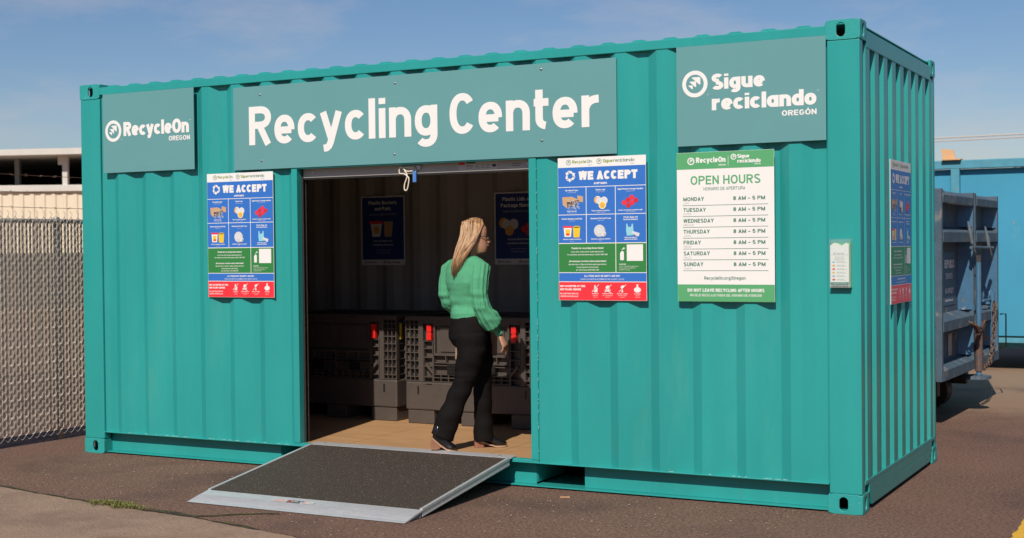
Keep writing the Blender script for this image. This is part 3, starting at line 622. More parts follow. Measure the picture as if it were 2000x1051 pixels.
    for k, u in enumerate((.258, .345, .445, .548)):
        if k == 0: p.poly([(u - .007, y + .006), (u - .007, y + .02), (u, y + .026), (u + .004, y + .008), (u + .016, y + .006), (u + .014, y - .022), (u - .010, y - .022)], WHITE, 2)
        if k == 1: p.disc(u, y + .008, .015, WHITE, 2, .013); p.rect(u - .008, y - .012, u + .008, y + .0, WHITE, 3); p.poly([(u - .024, y - .022), (u - .020, y - .024), (u + .022, y - .008), (u + .020, y - .004)], WHITE, 4); p.poly([(u + .024, y - .022), (u + .020, y - .026), (u - .022, y - .008), (u - .018, y - .004)], WHITE, 5)
        if k == 2: p.poly([(u - .012, y + .010), (u - .006, y + .02), (u + .012, y + .022), (u + .012, y + .010), (u + .003, y - .004), (u + .006, y - .022), (u - .006, y - .022), (u - .004, y)], WHITE, 2)
        if k == 3: p.disc(u, y - .006, .024, WHITE, 2, .017); p.poly([(u - .010, y + .006), (u - .004, y + .018), (u - .008, y + .028), (u + .008, y + .028), (u + .004, y + .018), (u + .012, y + .006)][::-1], WHITE, 3)
        if k < 3: p.poly([(u - .024, y - .020), (u - .021, y - .022), (u + .028, y + .026), (u + .025, y + .028)], WHITE, 6); p.poly([(u - .021, y - .022), (u - .0195, y - .0235), (u + .0295, y + .0245), (u + .028, y + .026)], PRED, 6)
        nm = (('No Batteries', 'No baterías'), ('No Hazardous Waste', 'No residuos peligrosos'), ('No Fluids or Liquids', 'No fluidos o líquidos'), ('No Garbage', 'No basura'))[k]
        p.line(nm[0], u, Vv(.955), .0062, WHITE, bold=.02, maxw=.072); p.line(nm[1], u, Vv(.967), .0052, WHITE, maxw=.07); p.line('ni desechos', u, Vv(.978), .0045, WHITE, maxw=.05)
    return p
pp = accept_print(); pm_ = pp.mesh('printed_face', pp.mats, fix=False)
G3 = 'we accept posters on the container walls'
for (nm, lab, loc, rz) in (('poster', 'blue and red we accept poster left of the doorway', (1.276, SY, 1.238), 0),
                           ('poster', 'blue and red we accept poster right of the doorway beside the hours sign', (4.180, SY, 1.241), 0)):
    t = board(nm, lab, 'poster', .612, .916, loc, rz, .004, group=G3); link('printed_face', pm_, t)
t = board('poster', 'shaded we accept poster on the narrow end wall, seen edge on', 'poster', .612, .916, (LX + .006, .745, 1.2), math.pi / 2, .004, group=G3); link('printed_face', pm_, t)

# ---- opening hours
t = board('hours_sign', 'white and green opening hours sign between we accept poster and corner post', 'sign', .618, .916, (4.997, SY, 1.241), 0, .004)
p = Print([WHITE]); H = .916; ox, oz = 4.997, 1.241
p.rect(.001, .001, .617, .105, PGRN2); p.rect(.001, H - .103, .617, H - .001, PGRN2)
p.logo(.093, .862, .023, WHITE, thick=.3); p.text('RecycleOn', .126, .316, .842, .884, WHITE, bold=.03, sp=.9, res=3); p.line('OREGON', .316, .829, .0095, WHITE, bold=.02, align='r')
p.rect(.331, .825, .333, .888, WHITE, 2); p.logo(.366, .880, .018, WHITE, thick=.3); p.text('Sigue', .390, .466, .866, .895, WHITE, bold=.03, sp=.9, res=3); p.text('reciclando', .390, .536, .842, .866, WHITE, bold=.03, sp=.88, res=3); p.line('OREGÓN', .536, .829, .008, WHITE, bold=.02, align='r')
p.text('OPEN HOURS', .090, .534, .716, .772, PGRN2, bold=.010, sp=1.02, res=4); p.line('HORARIO DE APERTURA', .306, .681, .0195, TXG, bold=-.002, maxw=.305, res=2)
for i, (a, b) in enumerate((('MONDAY', 'LUNES'), ('TUESDAY', 'MARTES'), ('WEDNESDAY', 'MIÉRCOLES'), ('THURSDAY', 'JUEVES'), ('FRIDAY', 'VIERNES'), ('SATURDAY', 'SÁBADO'), ('SUNDAY', 'DOMINGO'))):
    z = .6185 - i * .0668
    p.line(a, .041, z, .0235, TXG, bold=.015, align='l', kx=1.2, sp=1.02, res=2); p.line(b, .041, z - .0185, .0105, TXL, align='l', res=1)
    p.text('8 AM – 5 PM', .362, .562, z - .001, z + .0225, TXG, bold=.015, res=2)
    p.rect(.038, z - .0292, .580, z - .0268, TXG, 2)
p.line('RecycleOn.org/Oregon', .305, .135, .0195, TXG, bold=.012, maxw=.305, res=2)
p.line('DO NOT LEAVE RECYCLING AFTER HOURS', .309, .060, .020, WHITE, bold=.028, maxw=.52, res=2); p.line('NO DEJE RECICLAJE FUERA DEL HORARIO DE ATENCIÓN', .309, .032, .0145, WHITE, bold=.006, maxw=.455, res=2)
p.build('printed_face', p.mats, t, fix=False)

# ---- inner posters on the back wall
def inner_poster(lab, x, l1, l2, l3, pics):
    t = board('poster', lab, 'poster', .457, .61, (x, 2.190, 1.44), 0, .003, group='navy posters inside on the back wall')
    p = Print([WHITE]); p.rect(.012, .05, .445, .598, NAVY); c_ = .228
    p.line(l1, c_, .535, .032, WHITE, bold=.02, maxw=.39, res=2); p.line(l2, c_, .483, .032, WHITE, bold=.02, maxw=.39, res=2); p.line(l3, c_, .440, .018, PGREY, maxw=.36)
    pics(p)
    p.line('Such as those from', c_, .205, .017, WHITE, bold=.01, maxw=.36); p.line('containers and packs', c_, .172, .017, WHITE, bold=.01, maxw=.36)
    p.line('Como los de envases', c_, .128, .013, PGREY, maxw=.36); p.line('y paquetes de seis', c_, .104, .013, PGREY, maxw=.36)
    p.logo(.045, .025, .014, BLKP, thick=.2); p.line('RecycleOn', .066, .018, .015, BLKP, align='l', bold=.01); p.logo(.245, .025, .014, BLKP, thick=.2); p.line('Siguereciclando', .264, .018, .015, BLKP, align='l', bold=.01, maxw=.17)
    p.build('printed_face', p.mats, t, fix=False)
def pic1(p):
    p.poly([(.10, .37), (.12, .25), (.20, .25), (.22, .37)][::-1], WHITE, 2); p.rect(.09, .365, .23, .39, PRED, 3); p.rect(.13, .28, .19, .34, PORA, 3); p.poly([(.24, .385), (.245, .25), (.32, .25), (.335, .385)][::-1], CARD, 2)
def pic2(p):
    p.disc(.09, .35, .045, PORA, 2); p.disc(.115, .34, .042, PLG, 3); p.disc(.185, .34, .045, PLG, 4); p.disc(.145, .285, .042, PORA, 5)
    for i in range(2):
        for k in range(3): p.disc(.28 + k * .04 + i * .04, .30 + k * .025 - i * .03, .026, PRED, 2 + i)
inner_poster('navy plastic buckets poster in shade, left on the back wall', 1.165, 'Plastic Buckets', 'and Pails', 'Cubetas y baldes de plástico', pic1)
inner_poster('navy plastic lids poster on the back wall behind the woman', 2.515, 'Plastic Lids and', 'Package Handles', 'Tapas de plástico y manijas', pic2)

# ---- padlock and cord hanging from the latch
t = thing('padlock', 'small blue padlock hanging from the shutter latch', 'padlock', (3.06, .045, 2.07))
q = MB(); q.box(-.010, .016, -.012, .006, -.03, .045); q.build('lock_body', mat('lock_blue', (.12, .30, .75), .3, .3), t, bevel=.003)
q = MB(); q.tube([(-.005 + .008 * 0, 0, .04), (-.005, 0, .07), (.003, 0, .08), (.011, 0, .07), (.011, 0, .04)], .003, 6); q.build('shackle', STEEL, t, smooth=True)
q = MB(); pts = []
for (px, pz) in ((3.05, 2.118), (3.0, 2.118), (2.965, 2.145), (2.945, 2.14), (2.945, 2.105), (2.98, 2.10), (3.01, 2.08), (3.02, 2.06), (3.008, 2.0), (2.995, 1.985), (2.982, 1.995), (2.985, 2.03), (3.0, 2.065), (3.005, 2.095), (2.98, 2.125)): pts.append((px, .035, pz))
q2 = []
for a, b, c_, d in zip([pts[0]] + pts[:-2], pts, pts[1:], pts[2:] + [pts[-1]]):
    for i in range(5):
        t_ = i / 5; A, B_, C_, D_ = map(V, (a, b, c_, d))
        q2.append(.5 * ((2 * B_) + (C_ - A) * t_ + (2 * A - 5 * B_ + 4 * C_ - D_) * t_ ** 2 + (3 * B_ - A - 3 * C_ + D_) * t_ ** 3))
q.tube(q2, .0048, 7); tag(q.build('pull_cord', mat('cord_cream', (.75, .66, .52), .7), smooth=True), 'knotted cream pull cord looped over the shutter latch', 'cord')

# ---- brochure holder
t = thing('brochure_holder', 'clear plastic brochure holder full of leaflets on the corner post', 'brochure holder', (5.950, -.001, 1.331))
ACR = bpy.data.materials.new('clear_acrylic'); ACR.use_nodes = True
nb = ACR.node_tree; b_ = nb.nodes['Principled BSDF']; tr = nb.nodes.new('ShaderNodeBsdfTransparent'); ms = nb.nodes.new('ShaderNodeMixShader')
tr.inputs['Color'].default_value = (.97, .985, .98, 1); b_.inputs['Base Color'].default_value = (.6, .68, .66, 1); b_.inputs['Roughness'].default_value = .12; ms.inputs[0].default_value = .07
nb.links.new(tr.outputs[0], ms.inputs[1]); nb.links.new(b_.outputs[0], ms.inputs[2]); nb.links.new(ms.outputs[0], nb.nodes['Material Output'].inputs['Surface'])
w_, h_, d_ = .128, .285, .042
q = MB(); q.box(0, w_, -.003, -.0005, 0, h_); q.box(0, .0025, -d_, -.0035, .0, h_); q.box(w_ - .0025, w_, -d_, -.0035, 0, h_); q.box(.003, w_ - .003, -d_, -d_ + .0025, 0, h_ - .005)
q.build('clear_case', ACR, t); q = MB(); q.box(.003, w_ - .003, -d_ + .003, -.0035, 0, .003); q.build('case_bottom', mat('acrylic_edge', (.25, .3, .3), .3), t)
q = MB(); zt = .262
q.prism([(.006, .005), (.115, .005), (.115, zt - .012), (.098, zt - .002), (.072, zt - .018), (.050, zt - .006), (.03, zt), (.006, zt - .016)], -.034, -.012, 'y'); q.prism([(.008, .005), (.121, .005), (.121, zt + .004), (.1, zt + .002), (.065, zt - .004), (.04, zt + .001), (.008, zt)], -.0115, -.006, 'y', 1)
q.build('leaflet_stack', [WHITE, PGRN2], t)
p = Print([WHITE]); y_ = -.0345
p.rect(.010, .006, .112, .016, BLKP); p.line('RecycleOn.org/OregonCenters', .061, .008, .006, WHITE, l=2, bold=.02, maxw=.095); p.rect(.008, .018, .114, .032, TEALP); p.line('For questions or information', .061, .023, .005, WHITE, maxw=.08)
p.logo(.03, .2, .006, PGREY, thick=.2); p.line('RecycleOn', .04, .196, .009, PGREY, align='l', maxw=.05); p.rect(.01, .191, .112, .192, PGREY)
for k, s_ in enumerate(('Recycle These', 'Items at a nearby', 'Recycling Center')): p.line(s_, .061, .178 - k * .009, .0058, PGREY, maxw=.085)
for k, cq in enumerate((PCY, PORA, PRED, PYEL, PGREY, REDP)):
    z = .150 - k * .0205; p.disc(.026, z, .009, cq, 1, .005); p.rect(.044, z + .001, .088, z + .003, TXL); p.rect(.044, z - .004, .1, z - .0025, TXL)
p.build('printed_face', p.mats, t, fix=False, loc=(0, y_, 0))

# ================================================================== BULK CRATES
def make_crate():
    t = thing('bulk_crate', 'brown-grey ribbed plastic crate behind the woman with red latches, nearer the right jamb', 'crate', (2.19, 1.275, .1905), group='ribbed plastic bulk crates inside the container')
    W, Dp, H = 1.2, .84, .855
    q = MB()
    for (a, b) in ((.012, .255), (.50, .70), (.945, 1.188)):
        for (c_, d) in ((.012, .24), (.6, .828)): q = MB(); q.box(a, b, c_, d, 0, .112); q.build('foot', CRATE, t, bevel=.008)
    q = MB(); q.box(0, W, 0, Dp, .112, .335); q.build('lower_band', CRATE, t, bevel=.012)
    q = MB(); q.box(.03, W - .03, .045, Dp - .045, .335, .83); q.build('inner_wall', CRATE, t)
    q = MB(); q.box(0, W, 0, .05, .826, .857); q.box(0, W, Dp - .05, Dp, .826, .857); q.box(0, .05, .05, Dp - .05, .826, .857); q.box(W - .05, W, .05, Dp - .05, .826, .857); q.box(.05, W - .05, .05, Dp - .05, .80, .815); q.build('rim', CRATE, t, bevel=.004)
    def lattice(q, x0, x1, z0, z1, nc, zs, y0=.002, y1=.045, th=.006):
        for i in range(nc + 1):
            x = x0 + (x1 - x0 - th) * i / nc; q.box(x, x + th, y0, y1, z0, z1)
        for z in zs: q.box(x0 + .001, x1 - .001, y0 + .002, y1 - .001, z - th / 2, z + th / 2)
    rows = [.342, .375, .44, .50, .565, .625, .685, .75, .79, .823]
    for (a, b, s) in ((.002, .128, 0), (W - .128, W - .002, 1)):
        q = MB(); lattice(q, a, b, .335, .826, 3, rows); q.build('corner_lattice', CRATE, t)
    for x in (.128, W - .165): q = MB(); q.box(x, x + .037, .0, .045, .335, .826); q.build('corner_post', CRATE, t, bevel=.003)
    q = MB(); dx0, dx1 = .168, W - .168
    # drop door
    lattice(q, dx0, .255, .335, .665, 1, [.375, .46, .53, .60, .66]); lattice(q, W - .255, dx1, .335, .665, 1, [.375, .46, .53, .60, .66])
    lattice(q, .256, W - .256, .335, .40, 10, [.34, .372, .398]); lattice(q, .256, W - .256, .49, .55, 6, [.49, .55])
    lattice(q, .256, W - .256, .40, .49, 4, [.47]); 
    q.box(.262, .275, .004, .045, .55, .80); q.box(W - .275, W - .262, .004, .045, .55, .80); q.box(.275, W - .275, .004, .045, .55, .565); q.box(.275, W - .275, .004, .045, .785, .80); q.box(dx0, dx1, .003, .045, .80, .826)
    q.box(.315, .56, .022, .044, .578, .772); q.box(.64, W - .315, .022, .044, .578, .772); q.box(.276, W - .276, .032, .045, .566, .785)
    q.build('drop_door', CRATE, t)
    for s, x in ((1, .18), (-1, W - .18)): q = MB(); q.add([(x, .001, .47), (x + s * .07, .001, .40), (x + s * .085, .001, .41), (x + s * .012, .001, .49), (x, .04, .47), (x + s * .07, .04, .40), (x + s * .085, .04, .41), (x + s * .012, .04, .49)], [(0, 1, 2, 3), (4, 7, 6, 5), (0, 4, 5, 1), (1, 5, 6, 2), (2, 6, 7, 3), (3, 7, 4, 0)]); q.build('brace', CRATE, t)
    for x in (.202, W - .242):
        q = MB(); q.box(x, x + .042, -.006, .03, .667, .72); q.box(x + .004, x + .038, -.003, .03, .72, .735); q.box(x, x + .042, -.006, .03, .735, .785); q.build('latch', RED, t, bevel=.003)
    for x in (.385, W - .455):
        q = MB(); q.box(x, x + .07, .0, .04, .40, .485)
        for i in range(3):
            for k in range(3): q.cyl((x + .014 + i * .021, -.005, .415 + k * .027), (0, 1, 0), .008, .006, 8)
        q.build('hinge_lock', BLACKP, t)
    for x in (.11, W - .13): q = MB(); q.box(x, x + .016, -.0015, .01, .235, .3); q.build('slot_recess', BLACKP, t)
    for xs in (0, 1):
        q = MB(); nz_ = 7
        for i in range(nz_ + 1):
            y = .03 + (Dp - .066) * i / nz_
            q.box(W - .03 if xs else .002, W - .002 if xs else .03, y, y + .006, .14, .826)
        for z in rows[1:-1] + [.3, .24, .19, .14]: q.box(W - .03 if xs else .004, W - .004 if xs else .03, .03, Dp - .03, z - .003, z + .003)
        q.build('side_lattice', CRATE, t)
    q = MB(); q.box(W - .002, W + .003, .055, .085, .66, .79); q.build('marker_tag', YEL, t, bevel=.001)
    # lower band printed relief lines
    q = MB(); q.box(.19, .245, -.002, .001, .315, .323); q.build('label_recess', BLACKP, t)
    return t
cr = make_crate()
c2 = copy_tree(cr); c2.location = (.875, 1.325, .1905); c2['label'] = 'brown-grey ribbed plastic crate left of the doorway, its left half in shade'

# ================================================================== RAMP
R = thing('access_ramp', 'black gritted aluminium access ramp leading up to the doorway', 'ramp', (2.206, 0, 0))
RW = 1.615; Y0, Y1, Y2 = -1.335, -1.155, .03; Z0, Z1, Z2 = .006, .046, .203
def slope(y): return Z1 + (Z2 - Z1) * (y - Y1) / (Y2 - Y1)
q = MB(); q.prism([(Y1 + .02, slope(Y1 + .02) + .001), (Y2 - .065, slope(Y2 - .065) + .001), (Y2 - .065, slope(Y2 - .065) - .012), (Y1 + .02, slope(Y1 + .02) - .012)], .022, RW - .022, 'x'); q.build('grit_deck', GRIT, R)
q = MB(); r7 = random.Random(31)
for k in range(700):
    x = r7.uniform(.03, RW - .03); y = r7.uniform(Y1 + .03, Y2 - .07); e_ = r7.uniform(.0007, .0018); q.sphere((x, y, slope(y) + .0012), e_, e_, e_ * .6, 4, 3)
q.build('grit_fleck', mat('pale_fleck', (.55, .55, .55), .25), R)['kind'] = 'stuff'
q = MB(); q.prism([(Y0, .004), (Y0 + .01, .008), (Y1 + .018, Z1 + .002), (Y1 + .018, Z1 - .010), (Y0 + .04, .004)], 0, RW, 'x')
for i in range(9): 
    y = Y0 + .03 + i * .011; q.prism([(y, .008 + (y - Y0 - .01) * .232 + .0), (y + .003, .0105 + (y - Y0 - .01) * .232), (y + .006, .008 + (y + .006 - Y0 - .01) * .232)], .0005, RW - .0005, 'x')
q.build('approach_plate', GALV, R, bevel=.001)
q = MB(); q.prism([(Y2 - .066, slope(Y2 - .066) + .003), (Y2 + .02, slope(Y2) + .001), (Y2 + .02, slope(Y2) - .005), (Y2 - .066, slope(Y2 - .066) - .004)], -.004, RW + .004, 'x'); q.build('top_lip', GALV, R, bevel=.001)
for x in (.10, RW - .10): q = MB(); q.cyl((x, Y2 - .022, slope(Y2 - .02)), (0, -.1, 1), .010, .004, 10); q.build('screw', STEEL, R)
for x in (0, RW - .021):
    q = MB(); q.prism([(Y1 + .019, slope(Y1 + .019) + .006), (Y2 - .067, slope(Y2 - .067) + .006), (Y2 - .067, slope(Y2 - .067) - .012), (Y1 + .019, slope(Y1 + .019) - .012)], x, x + .021, 'x')
    xa, xb = (x + .008, x + .019) if x > 1 else (x + .002, x + .013)
    q.prism([(Y1 + .019, slope(Y1 + .019) - .012), (Y2 - .067, slope(Y2 - .067) - .012), (Y2 - .067, slope(Y2 - .067) - .034), (Y1 + .019, slope(Y1 + .019) - .034)], xa, xb, 'x')
    q.prism([(Y1 + .019, slope(Y1 + .019) - .034), (Y2 - .067, slope(Y2 - .067) - .034), (Y2 - .067, slope(Y2 - .067) - .046), (Y1 + .019, slope(Y1 + .019) - .042)], x, x + .021, 'x')
    q.build('side_rail', GALV, R, bevel=.0015)
q = MB()
for k in range(4): y = Y1 - .09 + k * .028; q.prism([(y, .005), (y + .014, Z1 - .03 + k * .006), (y + .017, Z1 - .03 + k * .006), (y + .003, .005)], RW - .015, RW - .003, 'x')
q.build('end_truss', GALV, R)
p = Print([PB]); 
p.rect(0, 0, .10, .03, PB); p.rect(.104, 0, .196, .03, BLKP); p.poly([(.11, .004), (.122, .004), (.132, .026), (.12, .026)], PRED, 2); p.line('ACCESS', .16, .009, .011, WHITE, bold=.03, maxw=.055); p.rect(.2, .0, .30, .03, PB); p.rect(.202, .016, .222, .028, NAVY, 2); p.rect(.223, .02, .24, .024, PRED, 2); p.rect(.223, .01, .24, .014, PRED, 2); p.line('RAMP', .27, .01, .011, PGREY, maxw=.05)
for k in range(3): p.rect(.006, .005 + k * .008, .09, .008 + k * .008, (PRED, PGREY, PRED)[k], 2)
st = p.build('ramp_sticker', p.mats, R, fix=False, loc=(.58, Y1 - .062, .035)); st.rotation_euler = (-math.pi / 2 + .24, 0, 0)

# ================================================================== THE WOMAN
F2 = V((CF.x, CF.y, 0)).normalized(); R2 = V((CR.x, CR.y, 0)).normalized()
BASE = V((3.322, .364, .1905))
P_ = thing('person', 'woman in green sweater and black trousers walking across the doorway', 'person', BASE)
def W(s, d, h): return R2 * s + F2 * d + V((0, 0, h))
SKIN = mat('skin', (.52, .27, .17), .5, var=.06, vscale=20)
SWEAT = mat('green_knit', (.095, .37, .20), .85, var=.07, vscale=25, bump=.5, bscale=420, spec=.2)
TROU = mat('black_trousers', (.0075, .0062, .0060), .8, var=.25, vscale=6, bump=.3, bscale=300, spec=.12)
HAIRM = mat('blond_hair', (.40, .22, .10), .42, col2=(.62, .40, .22), vscale=60, spec=.6, stretch=(1, 1, .08))
HAIRD = mat('blond_hair_dark', (.17, .08, .038), .45, col2=(.32, .17, .085), vscale=60, spec=.6, stretch=(1, 1, .08))
LEATH = mat('black_leather', (.009, .009, .01), .22, bump=.15, bscale=60, spec=.6)
HEELM = mat('stacked_heel', (.28, .12, .07), .5, var=.2, vscale=60, stretch=(1, 1, 8)); SOLEM = mat('tan_sole', (.45, .28, .18), .6)
def remesh(mb, name, m_, vox, parent, sm=6, kind=None, disp=None):
    me = mb.mesh(name + '_raw', m_); ob = bpy.data.objects.new(name + '_raw', me); COL.objects.link(ob)
    r = ob.modifiers.new('r', 'REMESH'); r.mode = 'VOXEL'; r.voxel_size = vox; r.use_smooth_shade = True
    if sm: s_ = ob.modifiers.new('s', 'SMOOTH'); s_.factor = .5; s_.iterations = sm
    dg = bpy.context.evaluated_depsgraph_get(); dg.update()
    nm = bpy.data.meshes.new_from_object(ob.evaluated_get(dg)); bpy.data.objects.remove(ob); nm.name = name
    if disp:
        for v, nn in [(v, v.normal.copy()) for v in nm.vertices]: v.co += nn * disp(v.co)
    nm.materials.clear(); nm.materials.append(m_); nm.polygons.foreach_set('use_smooth', [True] * len(nm.polygons)); nm.polygons.foreach_set('material_index', [0] * len(nm.polygons))
    return link(name, nm, parent)
D0 = -.10
# torso axes: forward / right in (s,d)
def FRM(a): a = math.radians(a); f = (math.cos(a), math.sin(a)); return f, (f[1], -f[0])
FT, RT = FRM(48); FH, RH = FRM(30)
def ring(s, d, h, fwd, rgt, rf, rr, n=28, back=None, mod=None, tilt=0):
    out_ = []
    for i in range(n):
        th = 2 * math.pi * i / n; cf, cr_ = math.cos(th), math.sin(th)
        a = (back if (back and cf < 0) else rf) * cf; b = rr * cr_
        k = mod(th) if mod else 1
        out_.append(W(s + (fwd[0] * a + rgt[0] * b) * k, d + (fwd[1] * a + rgt[1] * b) * k, h + tilt * a))
    return out_
# --- body (continuous): head, neck, trunk, arms, hands, legs
B = MB()
FH2, RH2 = FRM(4)      # head faces right of picture, slightly away
hc = (.032, D0 + .0, 1.475)
def hring(h, s, f, b, r_): return ring(hc[0] + s * FH2[0], hc[1] + s * FH2[1], h, FH2, RH2, f, r_, 24, b)
B.loft([hring(1.352, .012, .030, .03, .026), hring(1.362, .03, .046, .045, .038), hring(1.385, .022, .061, .058, .05), hring(1.41, .012, .072, .062, .058), hring(1.44, .0, .082, .078, .064), hring(1.47, -.003, .083, .086, .068), hring(1.50, -.004, .086, .091, .070), hring(1.53, -.006, .084, .090, .068), hring(1.56, -.01, .07, .077, .058), hring(1.582, -.012, .042, .05, .036), hring(1.588, -.012, .015, .018, .014)])
def HP(f, r_, h): return W(hc[0] + f * FH2[0] + r_ * RH2[0], hc[1] + f * FH2[1] + r_ * RH2[1], h)
B.tube([HP(.074, 0, 1.474), HP(.092, 0, 1.452), HP(.101, 0, 1.438), HP(.082, 0, 1.428)], [.007, .011, .012, .009], 8)    # nose
B.tube([HP(.076, -.022, 1.408), HP(.089, 0, 1.410), HP(.076, .022, 1.408)], [.004, .007, .004], 6); B.tube([HP(.072, -.02, 1.398), HP(.085, 0, 1.397), HP(.072, .02, 1.398)], [.004, .007, .004], 6)
B.sphere(HP(.068, 0, 1.372), .017, .017, .013)
for sg in (-1, 1): B.sphere(HP(.0, sg * .068, 1.45), .014, .012, .027)
B.tube([W(.012, D0 + .0, 1.41), W(-.01, D0 - .01, 1.33), W(-.03, D0 - .01, 1.25)], [.048, .05, .07], 16)
B.loft([ring(-.02, D0, .70, FH, RH, .06, .08), ring(-.015, D0, .82, FH, RH, .08, .115, back=.09), ring(-.03, D0, .97, FT, RT, .06, .09), ring(-.03, D0, 1.12, FT, RT, .085, .125), ring(-.035, D0, 1.27, FT, RT, .07, .15), ring(-.03, D0, 1.32, FT, RT, .045, .09)])
SR = (-.035 + RT[0] * .155, D0 + RT[1] * .155, 1.275); SLf = (-.035 - RT[0] * .175, D0 - RT[1] * .175, 1.275)
ER = (.075, D0 - .16, .995); WR = (.176, D0 - .10, .828)
EL = (-.150, D0 + .135, 1.02); WL = (.0, D0 + .22, .90)
B.tube([W(*SR), W(*ER), W(*WR)], [.045, .036, .024], 12); B.tube([W(*SLf), W(*EL), W(*WL)], [.045, .036, .024], 12)
KR = (-.068, D0 - .085, .47); AR = (-.222, D0 - .10, .115); KL = (.068, D0 + .07, .46); AL = (.07, D0 + .07, .09)
HRp = (.02, D0 - .08, .80); HLp = (.005, D0 + .07, .80)
B.tube([W(*HRp), W(*KR), W(*AR)], [.066, .042, .026], 14); B.tube([W(*HLp), W(*KL), W(*AL)], [.066, .042, .026], 14)
# hands
def hand(mb, wrist, dirv, curl, side, palm_n, scale=1.0):
    """wrist: point, dirv: along hand, palm_n: palm normal (towards which fingers curl), side: direction to the thumb"""
    w0 = V(wrist); dv = V(dirv).normalized(); pn = V(palm_n).normalized(); sd = V(side).normalized()
    k = scale
    mb.tube([w0, w0 + dv * .03 * k, w0 + dv * .075 * k, w0 + dv * .092 * k], [.020 * k, .030 * k, .037 * k, .034 * k], 12, r2=[.016 * k, .014 * k, .013 * k, .011 * k], up=sd)
    for i, (off, ln) in enumerate(((.027, .070), (.009, .078), (-.010, .072), (-.027, .056))):
        st_ = w0 + dv * .083 * k + sd * off * k; a = 0; pts = [st_ - dv * .02 * k, st_]; pos = st_.copy()
        for sfrac, bend in ((.45, curl[0]), (.32, curl[1]), (.23, curl[2])):
            a += bend; pos = pos + (dv * math.cos(a) + pn * math.sin(a)) * ln * sfrac * k; pts.append(pos.copy())
        mb.tube(pts, [.009 * k, .0092 * k, .0085 * k, .0078 * k, .0062 * k], 8)
    tb = w0 + dv * .025 * k + sd * .022 * k; e1 = tb + (dv * .65 + sd * .6 + pn * .4).normalized() * .040 * k; e2 = e1 + (dv * .9 + sd * .15 + pn * .45).normalized() * .032 * k
    mb.tube([tb - sd * .012, tb, e1, e2], [.012 * k, .0125 * k, .0105 * k, .0075 * k], 8)
wr = W(*WR); hand(B, wr + (W(.02, .0, -.035)), W(.42, .05, -.9), (.5, .55, .4), W(.45, .75, .1), W(-.75, .45, -.35), .93)
wl = W(*WL); hand(B, wl, W(.6, .3, -.6), (.7, .8, .5), W(.5, -.4, .5), W(.1, -.9, -.3), .92)
remesh(B, 'body', SKIN, .0048, P_, 3)
# --- sweater
K = MB()
def pleat(n_, am): return lambda t, th: 1 + am * math.cos(n_ * th)
K.loft([ring(-.018, D0, .905, FH, RH, .118, .142, back=.124), ring(-.022, D0, .945, FH, RH, .115, .136, back=.118), ring(-.028, D0, .985, FT, RT, .102, .120, back=.104), ring(-.030, D0, 1.03, FT, RT, .112, .124, back=.104),
        ring(-.032, D0, 1.10, FT, RT, .138, .142, back=.11), ring(-.035, D0, 1.155, FT, RT, .152, .162, back=.115), ring(-.038, D0, 1.22, FT, RT, .13, .160, back=.108), ring(-.038, D0, 1.28, FT, RT, .092, .155, back=.092),
        ring(-.034, D0, 1.315, FT, RT, .075, .13, back=.085), ring(-.025, D0, 1.342, FT, RT, .06, .075, back=.06)])
K.tube([W(SR[0] - RT[0] * .05, SR[1] - RT[1] * .05, 1.272), W(SR[0] - .004, SR[1], 1.255), W(.062, D0 - .145, 1.17), W(.060, D0 - .165, 1.08), W(.075, D0 - .165, .99), W(.115, D0 - .145, .92), W(.150, D0 - .125, .868), W(.172, D0 - .105, .842)],
       [.055, .061, .060, .057, .060, .070, .066, .033], 44, mod=lambda t, th: 1 + (.075 * math.cos(11 * th) * (1 if .05 < t < .97 else 0)))
K.tube([W(.166, D0 - .108, .852), W(.186, D0 - .10, .815), W(.196, D0 - .098, .798)], [.034, .030, .031], 20, mod=lambda t, th: 1 + .04 * math.cos(9 * th))
K.tube([W(SLf[0] + RT[0] * .05, SLf[1] + RT[1] * .05, 1.272), W(SLf[0] + .006, SLf[1], 1.245), W(-.178, D0 + .125, 1.15), W(-.178, D0 + .12, 1.07), W(-.165, D0 + .13, 1.01), W(-.10, D0 + .17, .955), W(-.04, D0 + .20, .92)],
       [.05, .056, .056, .055, .056, .055, .03], 40, mod=lambda t, th: 1 + (.05 * math.cos(10 * th) * (1 if .05 < t < .95 else 0)))
def sweat_disp(co):
    h = co.z; q_ = 0
    f = noise.noise(V((co.x * 7, co.y * 7, co.z * 26))) * .013 * max(0, 1 - abs(h - 1.0) / .15)      # waist folds
    f += noise.noise(V((co.x * 11, co.y * 11, co.z * 7 + 3))) * .007
    a = co.dot(R2); f += .0011 * math.sin(a * 2 * math.pi / .012) if h > .96 else 0
    return f
remesh(K, 'sweater', SWEAT, .0052, P_, 3, disp=sweat_disp)
